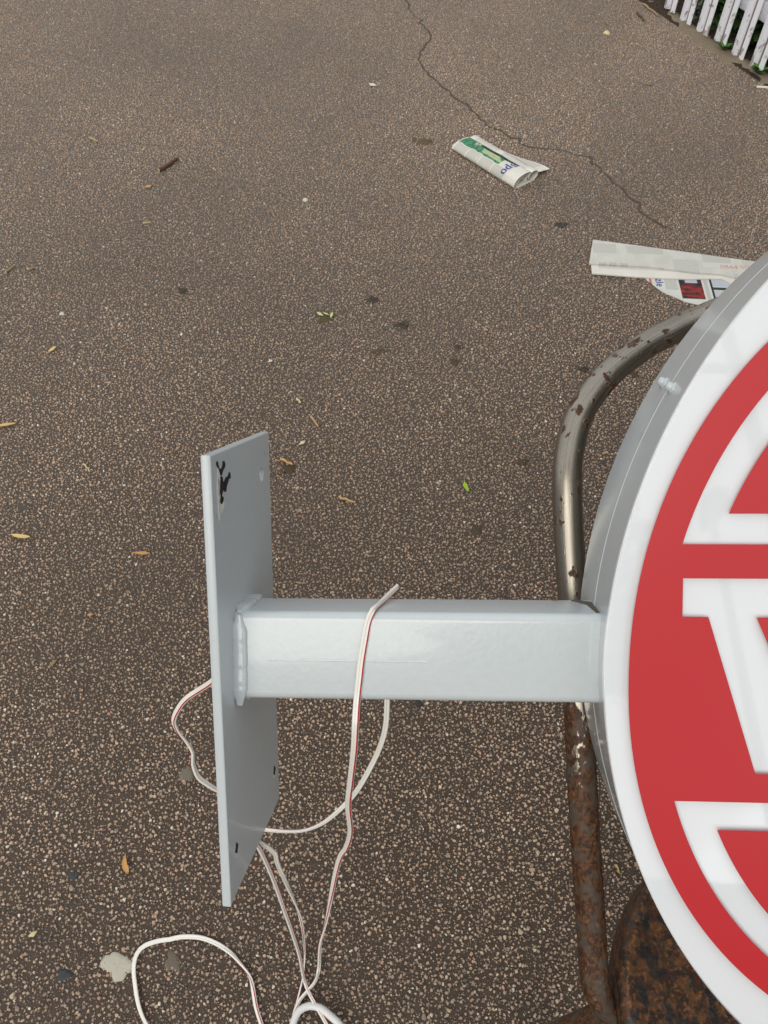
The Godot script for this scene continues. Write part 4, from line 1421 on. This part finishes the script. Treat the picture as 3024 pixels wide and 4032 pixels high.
func blob_piece(label: String, category: String, called: String, at: Vector3, rx: float, rz: float, high: float, c: Color, seed_: int, group := "", bits: Color = Color(0, 0, 0, 0)) -> void:
	# a low lumpy patch with a ragged outline
	var st := begin()
	st.set_smooth_group(1)
	var n := noise(seed_, 1.3, 4)
	var m := 36
	var rows := []
	for i in 6:
		var row := []
		for k in m:
			var an := TAU * k / m
			var rag := 1.0 + 0.6 * n.get_noise_2d(cos(an) * 0.5, sin(an) * 0.5) + 0.16 * n.get_noise_2d(cos(an) * 2.2, sin(an) * 2.2 + 9.0)
			var t := i / 5.0
			var y := 0.0010 + high * (1.0 - t * t) * (0.75 + 0.6 * n.get_noise_2d(cos(an) * t * 3.0 + 20.0, sin(an) * t * 3.0))
			row.append(at + Vector3(cos(an) * rx * t * rag, maxf(y, -0.001) if i < 5 else -0.001, sin(an) * rz * t * rag))
		rows.append(row)
	for i in 5:
		for k in m:
			var j := (k + 1) % m
			quad(st, rows[i][k], rows[i][j], rows[i + 1][j], rows[i + 1][k])
	var mm := mat(c, 0.75)
	var o := obj(called, done(st), mm, self)
	tag(o, label, category, group)
	if called == "leaf_clump":
		rng.seed = seed_ + 5
		for k in 5:
			st = begin()
			st.set_smooth_group(1)
			var p := at + Vector3(rng.randf_range(-1.25, 1.25) * rx, 0.0025 + rng.randf() * high, rng.randf_range(-1.2, 1.2) * rz)
			var an := rng.randf() * TAU
			var d := Vector3(cos(an), rng.randf_range(-0.1, 0.25), sin(an)) * rx * rng.randf_range(0.25, 0.5)
			var s := Vector3(-sin(an), rng.randf_range(-0.2, 0.3), cos(an)) * rx * rng.randf_range(0.12, 0.25)
			quad(st, p - d, p + s, p + d, p - s)
			obj("leaf_scrap", done(st), mat(c.lerp(rgb(98, 88, 58), rng.randf() * 0.6), 0.7), o)
	if bits.a > 0.5:
		rng.seed = seed_
		for k in 3:
			st = begin()
			st.set_smooth_group(1)
			var p := at + Vector3(rng.randf_range(-0.8, 0.8) * rx, high + 0.002, rng.randf_range(-0.6, 0.6) * rz)
			var an := rng.randf() * TAU
			var d := Vector3(cos(an), 0.1, sin(an)) * rx * 0.6
			var s := Vector3(-sin(an), 0.2, cos(an)) * rx * 0.22
			quad(st, p - d, p + s, p + d, p - s)
			obj("leaf_bit", done(st), mat(bits, 0.6), o)

func build_litter() -> void:
	var wing := rgb(206, 170, 104)
	var straw := rgb(196, 170, 126)
	for w in [["yellow seed wing at the left edge of the pavement", Vector3(-0.9860, 0.0052, -1.3156), Vector3(-0.9311, 0.0052, -1.3282), 0.0110, 208, 172, 104, 0.60],
		["broad yellow seed wing left of the mounting plate", Vector3(-0.8501, 0.0052, -0.9872), Vector3(-0.8017, 0.0052, -0.9796), 0.0120, 214, 186, 120, 0.62],
		["orange brown seed wing close to the mounting plate", Vector3(-0.5656, 0.0052, -0.9371), Vector3(-0.5219, 0.0052, -0.9359), 0.0090, 196, 142, 88, 0.70],
		["pale yellow seed wing on the upper left pavement", Vector3(-0.9179, 0.0052, -1.5877), Vector3(-0.9029, 0.0052, -1.6136), 0.0120, 214, 186, 120, 0.50],
		["split tan seed wing above the white paint patch", Vector3(-0.4533, 0.0052, -0.3100), Vector3(-0.4419, 0.0052, -0.2762), 0.0110, 196, 148, 86, 0.72],
		["small orange leaf scrap near the brown twig", Vector3(-0.8031, 0.0052, -2.3900), Vector3(-0.7793, 0.0052, -2.4038), 0.0160, 196, 146, 98, 0.50],
		["small bright green leaf on the dark pavement", Vector3(0.1920, 0.0052, -1.1400), Vector3(0.2011, 0.0052, -1.1093), 0.0120, 150, 184, 40, 0.50],
		["ragged cream leaf scrap behind the mounting plate", Vector3(-0.2116, 0.0052, -1.2539), Vector3(-0.1976, 0.0052, -1.2691), 0.0100, 206, 198, 168, 0.50],
		["tiny cream scrap in the middle of the pavement", Vector3(-0.3135, 0.0052, -1.5494), Vector3(-0.3030, 0.0052, -1.5585), 0.0100, 214, 206, 186, 0.50],
		["cream curled husk near the lower left corner", Vector3(-0.5896, 0.0052, -0.1801), Vector3(-0.5766, 0.0052, -0.1889), 0.0080, 206, 192, 146, 0.50],
		["olive leaf scrap right above the cable loop", Vector3(-0.6771, 0.0052, -0.6605), Vector3(-0.6657, 0.0052, -0.6788), 0.0060, 146, 122, 70, 0.50],
		["brown leaf scrap left of the plate's arm", Vector3(-0.6283, 0.0052, -0.7798), Vector3(-0.6140, 0.0052, -0.7820), 0.0080, 190, 140, 92, 0.50],
		["white torn scrap on the far pavement", Vector3(-0.0587, 0.0052, -3.1133), Vector3(-0.0279, 0.0052, -3.0947), 0.0220, 210, 214, 208, 0.50],
		["tan leaf stalk near the far crack", Vector3(0.9961, 0.0052, -3.1171), Vector3(1.0429, 0.0052, -3.0984), 0.0100, 152, 130, 98, 0.50]]:
		leaf_piece(w[0], "leaf", "dry_leaf", w[1], w[2], w[3], Color8(w[4], w[5], w[6]), w[7], "dry leaves and seed wings on the pavement")
	for t in [["thick brown twig on the upper left pavement", Vector3(-0.7688, 0.0016, -2.4920), Vector3(-0.7190, 0.0016, -2.5684), 0.0065, 92, 66, 44, 206, 180, 140],
		["tan twig with forked ends behind the arm", Vector3(-0.1053, 0.0016, -1.0914), Vector3(-0.0669, 0.0016, -1.0792), 0.0034, 186, 152, 108, 206, 180, 140],
		["tan stalk over a dark stain behind the mounting plate", Vector3(-0.2510, 0.0016, -1.2092), Vector3(-0.2225, 0.0016, -1.1916), 0.0036, 190, 154, 104, 206, 180, 140],
		["thin tan stalk in mid pavement", Vector3(-0.1873, 0.0016, -1.3474), Vector3(-0.1646, 0.0016, -1.3173), 0.0034, 178, 148, 108, 206, 180, 140],
		["short pale straw above the tan stalk", Vector3(-0.2272, 0.0016, -1.4128), Vector3(-0.2155, 0.0016, -1.3995), 0.0032, 206, 190, 150, 206, 180, 140],
		["thin yellow straw left of the mounting plate", Vector3(-0.7303, 0.0016, -1.1945), Vector3(-0.7093, 0.0016, -1.1713), 0.0022, 206, 190, 132, 206, 180, 140],
		["pale straw on the far left pavement", Vector3(-1.0544, 0.0016, -2.7038), Vector3(-1.0203, 0.0016, -2.6848), 0.0048, 170, 158, 112, 206, 180, 140],
		["short pale straw below the brown twig", Vector3(-0.7674, 0.0016, -2.1903), Vector3(-0.7457, 0.0016, -2.1928), 0.0034, 180, 168, 130, 206, 180, 140],
		["bent olive stalk at the left edge", Vector3(-1.1348, 0.0016, -1.9398), Vector3(-1.1193, 0.0016, -1.9689), 0.0036, 150, 140, 96, 206, 180, 140],
		["short brown stalk at the left edge", Vector3(-1.0704, 0.0016, -1.9487), Vector3(-1.0510, 0.0016, -1.9599), 0.0036, 140, 118, 92, 206, 180, 140],
		["short straw beside the lower chair tube", Vector3(0.4059, 0.0016, -0.2896), Vector3(0.4070, 0.0016, -0.2777), 0.0018, 206, 180, 110, 206, 180, 140],
		["thin dark twig close to the concrete edging", Vector3(1.1101, 0.0016, -3.7589), Vector3(1.1279, 0.0016, -3.6747), 0.0050, 96, 80, 64, 206, 180, 140],
		["long tan twig along the far concrete edging", Vector3(1.1578, 0.0016, -3.8457), Vector3(1.1958, 0.0016, -3.7306), 0.0050, 160, 140, 108, 206, 180, 140]]:
		twig_piece(t[0], "twig", "twig", t[1], t[2], t[3], Color8(t[4], t[5], t[6]), Color8(t[7], t[8], t[9]), "twigs on the pavement")
	var k := 0
	for b in [["dark clump mixed with pale green leaf bits", "leaf clump", "leaf_clump", Vector3(-0.1670, 0.0012, -1.7380), 0.0220, 0.0260, 0.0040, 78, 68, 44, "crushed dark leaf clumps on the pavement", true],
		["broad dark clump right of the pale green one", "leaf clump", "leaf_clump", Vector3(0.0504, 0.0012, -1.7044), 0.0240, 0.0180, 0.0030, 62, 54, 40, "crushed dark leaf clumps on the pavement", false],
		["small dark clump above the broad one", "leaf clump", "leaf_clump", Vector3(-0.0344, 0.0012, -1.8177), 0.0170, 0.0140, 0.0030, 60, 52, 42, "crushed dark leaf clumps on the pavement", false],
		["dark clump with a leaf stalk at the upper left", "leaf clump", "leaf_clump", Vector3(-0.5917, 0.0012, -1.8556), 0.0140, 0.0140, 0.0030, 56, 48, 36, "crushed dark leaf clumps on the pavement", false],
		["upper of two dark clumps left of the tube bend", "leaf clump", "leaf_clump", Vector3(0.2024, 0.0012, -1.6162), 0.0110, 0.0100, 0.0030, 66, 55, 44, "crushed dark leaf clumps on the pavement", false],
		["lower of two dark clumps left of the tube bend", "leaf clump", "leaf_clump", Vector3(0.1952, 0.0012, -1.5537), 0.0130, 0.0100, 0.0030, 72, 61, 42, "crushed dark leaf clumps on the pavement", false],
		["dark clump touching the curve of the chair tube", "leaf clump", "leaf_clump", Vector3(0.5325, 0.0012, -1.5268), 0.0140, 0.0130, 0.0030, 66, 55, 44, "crushed dark leaf clumps on the pavement", false],
		["ragged dark clump beside the upright chair tube", "leaf clump", "leaf_clump", Vector3(0.3390, 0.0012, -1.2051), 0.0150, 0.0100, 0.0030, 72, 61, 42, "crushed dark leaf clumps on the pavement", false],
		["dark round clump above the arm", "leaf clump", "leaf_clump", Vector3(0.2124, 0.0012, -1.0002), 0.0120, 0.0160, 0.0030, 72, 61, 42, "crushed dark leaf clumps on the pavement", false],
		["dark clump under a tan stalk behind the plate", "leaf clump", "leaf_clump", Vector3(-0.2286, 0.0012, -1.1818), 0.0170, 0.0170, 0.0030, 66, 54, 34, "crushed dark leaf clumps on the pavement", false],
		["faint olive clump in mid pavement", "leaf clump", "leaf_clump", Vector3(-0.0121, 0.0012, -1.5958), 0.0160, 0.0120, 0.0020, 78, 66, 48, "crushed dark leaf clumps on the pavement", false],
		["dark clump by the rolled newspaper's far side", "leaf clump", "leaf_clump", Vector3(0.1451, 0.0012, -2.6919), 0.0300, 0.0240, 0.0020, 92, 76, 54, "crushed dark leaf clumps on the pavement", false],
		["small dark clump near the folded newspaper", "leaf clump", "leaf_clump", Vector3(0.5653, 0.0012, -2.1833), 0.0190, 0.0140, 0.0020, 58, 54, 50, "crushed dark leaf clumps on the pavement", false],
		["dark clump under the bend of the chair tube", "leaf clump", "leaf_clump", Vector3(0.6698, 0.0012, -1.5091), 0.0140, 0.0120, 0.0030, 72, 61, 42, "crushed dark leaf clumps on the pavement", false],
		["flat cream paint splash left of the cable loop", "paint splash", "paint_splash", Vector3(-0.4324, 0.0012, -0.1374), 0.0260, 0.0200, 0.0016, 182, 178, 162, "", false],
		["grey chewing gum spot left of the cable loop", "gum", "chewing_gum", Vector3(-0.3668, 0.0012, -0.4482), 0.0130, 0.0140, 0.0014, 112, 104, 90, "old gum spots", false],
		["grey chewing gum spot inside the cable loop", "gum", "chewing_gum", Vector3(-0.3458, 0.0012, -0.1426), 0.0150, 0.0160, 0.0012, 104, 94, 82, "old gum spots", false],
		["dark grey gum spot at the left edge", "gum", "chewing_gum", Vector3(-0.8392, 0.0012, -1.0687), 0.0180, 0.0120, 0.0012, 74, 68, 60, "old gum spots", false],
		["dark slate chip in the lower left pavement", "stone", "dark_stone", Vector3(-0.5369, 0.0012, -0.2726), 0.0100, 0.0090, 0.0030, 62, 64, 64, "dark stones in the pavement", false],
		["dark slate chip near the lower left corner", "stone", "dark_stone", Vector3(-0.5182, 0.0012, -0.1244), 0.0120, 0.0090, 0.0030, 60, 64, 66, "dark stones in the pavement", false],
		["dark slate chip inside the line of the plate and arm", "stone", "dark_stone", Vector3(0.0689, 0.0012, -0.5856), 0.0080, 0.0070, 0.0030, 56, 52, 54, "dark stones in the pavement", false],
		["white pebble at the left of the pavement", "pebble", "pebble", Vector3(-0.9222, 0.0012, -1.7541), 0.0070, 0.0070, 0.0050, 214, 210, 200, "", false],
		["white pebble right of the brown twig", "pebble", "pebble", Vector3(-0.2590, 0.0012, -2.3258), 0.0090, 0.0090, 0.0060, 210, 202, 188, "", false],
		["pale yellow pebble on the far right pavement", "pebble", "pebble", Vector3(0.9461, 0.0012, -3.5715), 0.0140, 0.0140, 0.0090, 226, 206, 160, "", false]]:
		k += 1
		blob_piece(b[0], b[1], b[2], b[3], b[4], b[5], b[6], Color8(b[7], b[8], b[9]), 300 + k * 13, b[10], Color8(190, 196, 140) if b[11] else Color(0, 0, 0, 0))
	# cigarette end by the fence
	var cig := base("cigarette_end", "white cigarette end lying near the fence", "cigarette")
	var c0 := Vector3(1.4368, 0.0045, -3.0906)
	var c1 := Vector3(1.5047, 0.0045, -3.0832)
	var st := begin()
	sweep(st, [c0.lerp(c1, 0.12), c1], circle(0.0042, 12), Vector3.UP)
	obj("paper", done(st), mat(rgb(236, 234, 228), 0.7), cig)
	st = begin()
	sweep(st, [c0, c0.lerp(c1, 0.12)], circle(0.004, 12), Vector3.UP, [0.7, 1.0])
	obj("burnt_end", done(st), mat(rgb(120, 112, 104), 0.9), cig)

# ---------------------------------------------------------------- the street behind the viewer, which the glossy sign mirrors
func build_street_behind() -> void:
	var grey := mat(rgb(84, 88, 90), 0.5)
	var lamp := base("street_lamp", "grey street lamp mirrored faintly in the white sign face", "street lamp")
	var at := Vector3(3.15, 0, 7.6)
	var st := begin()
	sweep(st, [at, at + Vector3(0, 1.0, 0), at + Vector3(0, 1.05, 0), at + Vector3(0.08, 7.1, 0)], circle(0.075, 14), Vector3.RIGHT, [1.3, 1.3, 1.0, 0.75])
	obj("post", done(st), grey, lamp)
	st = begin()
	sweep(st, [at + Vector3(0.1, 7.15, 0.3), at + Vector3(0.08, 7.2, 0.1), at + Vector3(0.08, 7.22, -0.3), at + Vector3(0.08, 7.18, -0.55)], round_rect(0.17, 0.08, 0.06, 4), Vector3.RIGHT, [0.5, 0.9, 1.0, 0.5])
	obj("lamp_head", done(st), grey, lamp)
	var pole := base("telegraph_pole", "tall telegraph pole mirrored faintly in the white sign face", "pole")
	at = Vector3(3.5, 0, 6.4)
	st = begin()
	sweep(st, [at, at + Vector3(0, 4, 0), at + Vector3(0.05, 9.5, 0)], circle(0.12, 14), Vector3.RIGHT, [1.0, 0.9, 0.75])
	obj("mast", done(st), mat(rgb(92, 78, 64), 0.9), pole)
	st = begin()
	sweep(st, [at + Vector3(-0.9, 8.9, 0.12), at + Vector3(0.9, 8.9, 0.12)], round_rect(0.06, 0.05, 0.01, 2), Vector3.UP)
	obj("crossarm", done(st), mat(rgb(86, 72, 60), 0.9), pole)
	# street tree
	var tree := base("street_tree", "leafy street tree mirrored faintly in the white sign face", "tree")
	var foot := Vector3(1.2, 0, 8.6)
	st = begin()
	sweep(st, spline([foot, foot + Vector3(0.05, 2.0, 0), foot + Vector3(-0.05, 4.2, 0.1), foot + Vector3(0.1, 6.4, 0)], 0.3), circle(0.16, 12), Vector3.RIGHT, [], true)
	obj("trunk", done(st), mat(rgb(88, 78, 66), 0.9), tree)
	var lm := StandardMaterial3D.new()
	lm.vertex_color_use_as_albedo = true
	lm.roughness = 0.6
	lm.backlight_enabled = true
	lm.backlight = Color(0.15, 0.22, 0.06)
	st = begin()
	quad(st, Vector3(0, 0, 0), Vector3(0.4, 0.05, 0.5), Vector3(0, 0, 1.0), Vector3(-0.4, 0.05, 0.5))
	var mm := MultiMesh.new()
	mm.transform_format = MultiMesh.TRANSFORM_3D
	mm.use_colors = true
	mm.mesh = done(st).commit()
	mm.instance_count = 2600
	rng.seed = 404
	var clumps := []
	for k in 22:
		clumps.append([foot + Vector3(rng.randf_range(-1.5, 1.1), rng.randf_range(5.0, 7.6), rng.randf_range(-1.3, 1.3)), rng.randf_range(0.45, 0.85)])
	for i in 2600:
		var c: Array = clumps[rng.randi() % clumps.size()]
		var d := Vector3(rng.randfn(), rng.randfn(), rng.randfn()).normalized() * float(c[1]) * pow(rng.randf(), 0.4)
		var bs := Basis.from_euler(Vector3(rng.randf() * TAU, rng.randf() * TAU, rng.randf() * TAU)).scaled_local(Vector3.ONE * rng.randf_range(0.16, 0.3))
		mm.set_instance_transform(i, Transform3D(bs, c[0] + d))
		mm.set_instance_color(i, rgb(58, 92, 42).lerp(rgb(92, 124, 58), rng.randf()).srgb_to_linear())
	var crown := MultiMeshInstance3D.new()
	crown.name = "crown"
	crown.multimesh = mm
	crown.material_override = lm
	tree.add_child(crown)
	# low building across the street
	var shop := base("low_building", "low brick building across the street mirrored in the lower sign face", "building")
	var brick := mat(rgb(126, 92, 74), 0.9)
	bump_noise(brick, 410, 0.05, 0.5, 1.0)
	st = begin()
	sweep(st, [Vector3(-9, 1.55, 14.0), Vector3(14, 1.55, 14.0)], round_rect(3.0, 1.55, 0.02, 1), Vector3(0, 0, 1))
	obj("wall", done(st), brick, shop)
	st = begin()
	sweep(st, [Vector3(-9.2, 3.19, 13.9), Vector3(14.2, 3.19, 13.9)], round_rect(3.2, 0.085, 0.02, 1), Vector3(0, 0, 1))
	obj("roof", done(st), mat(rgb(70, 68, 68), 0.8), shop)
	for k in 7:
		st = begin()
		var x := -7.0 + 3.0 * k
		sweep(st, [Vector3(x, 1.5, 10.985), Vector3(x + 1.3, 1.5, 10.985)], round_rect(0.02, 0.6, 0.01, 1), Vector3(0, 0, 1))
		obj("window", done(st), mat(rgb(60, 70, 78), 0.1), shop)

	# the street's two sides: brick houses on the left, a belt of trees past the fence on the right
	var row := base("brick_houses", "brick houses across the street on the left, outside the picture", "building")
	st = begin()
	sweep(st, [Vector3(-11.5, 3.0, 1.0), Vector3(-11.5, 3.0, 13.0)], round_rect(3.0, 3.0, 0.02, 1), Vector3.RIGHT)
	obj("wall", done(st), brick, row)
	for k in 8:
		for f in 2:
			st = begin()
			var z := 1.4 + 1.4 * k
			sweep(st, [Vector3(-8.485, 1.5 + 2.6 * f, z), Vector3(-8.485, 1.5 + 2.6 * f, z + 0.8)], round_rect(0.02, 0.7, 0.01, 1), Vector3.RIGHT)
			obj("window", done(st), mat(rgb(60, 70, 78), 0.1), row)
	var belt := MultiMesh.new()
	belt.transform_format = MultiMesh.TRANSFORM_3D
	belt.use_colors = true
	belt.mesh = mm.mesh
	belt.instance_count = 5200
	rng.seed = 505
	for i in 5200:
		var s := rng.randf_range(-1.0, 7.5)
		var p := F0 - FD * 1.5 + FD * s - FN * (1.1 + 1.8 * rng.randf()) + Vector3(0, 0.3 + 3.4 * pow(rng.randf(), 0.8), 0)
		var bs := Basis.from_euler(Vector3(rng.randf() * TAU, rng.randf() * TAU, rng.randf() * TAU)).scaled_local(Vector3.ONE * rng.randf_range(0.2, 0.4))
		belt.set_instance_transform(i, Transform3D(bs, p))
		belt.set_instance_color(i, rgb(50, 80, 38).lerp(rgb(84, 112, 54), rng.randf()).srgb_to_linear())
	var trees := MultiMeshInstance3D.new()
	trees.name = "trees_beyond_fence"
	trees.multimesh = belt
	trees.material_override = lm
	trees.set_meta("kind", "stuff")
	tag(trees, "belt of leafy trees rising behind the white fence and its undergrowth", "trees")
	add_child(trees)
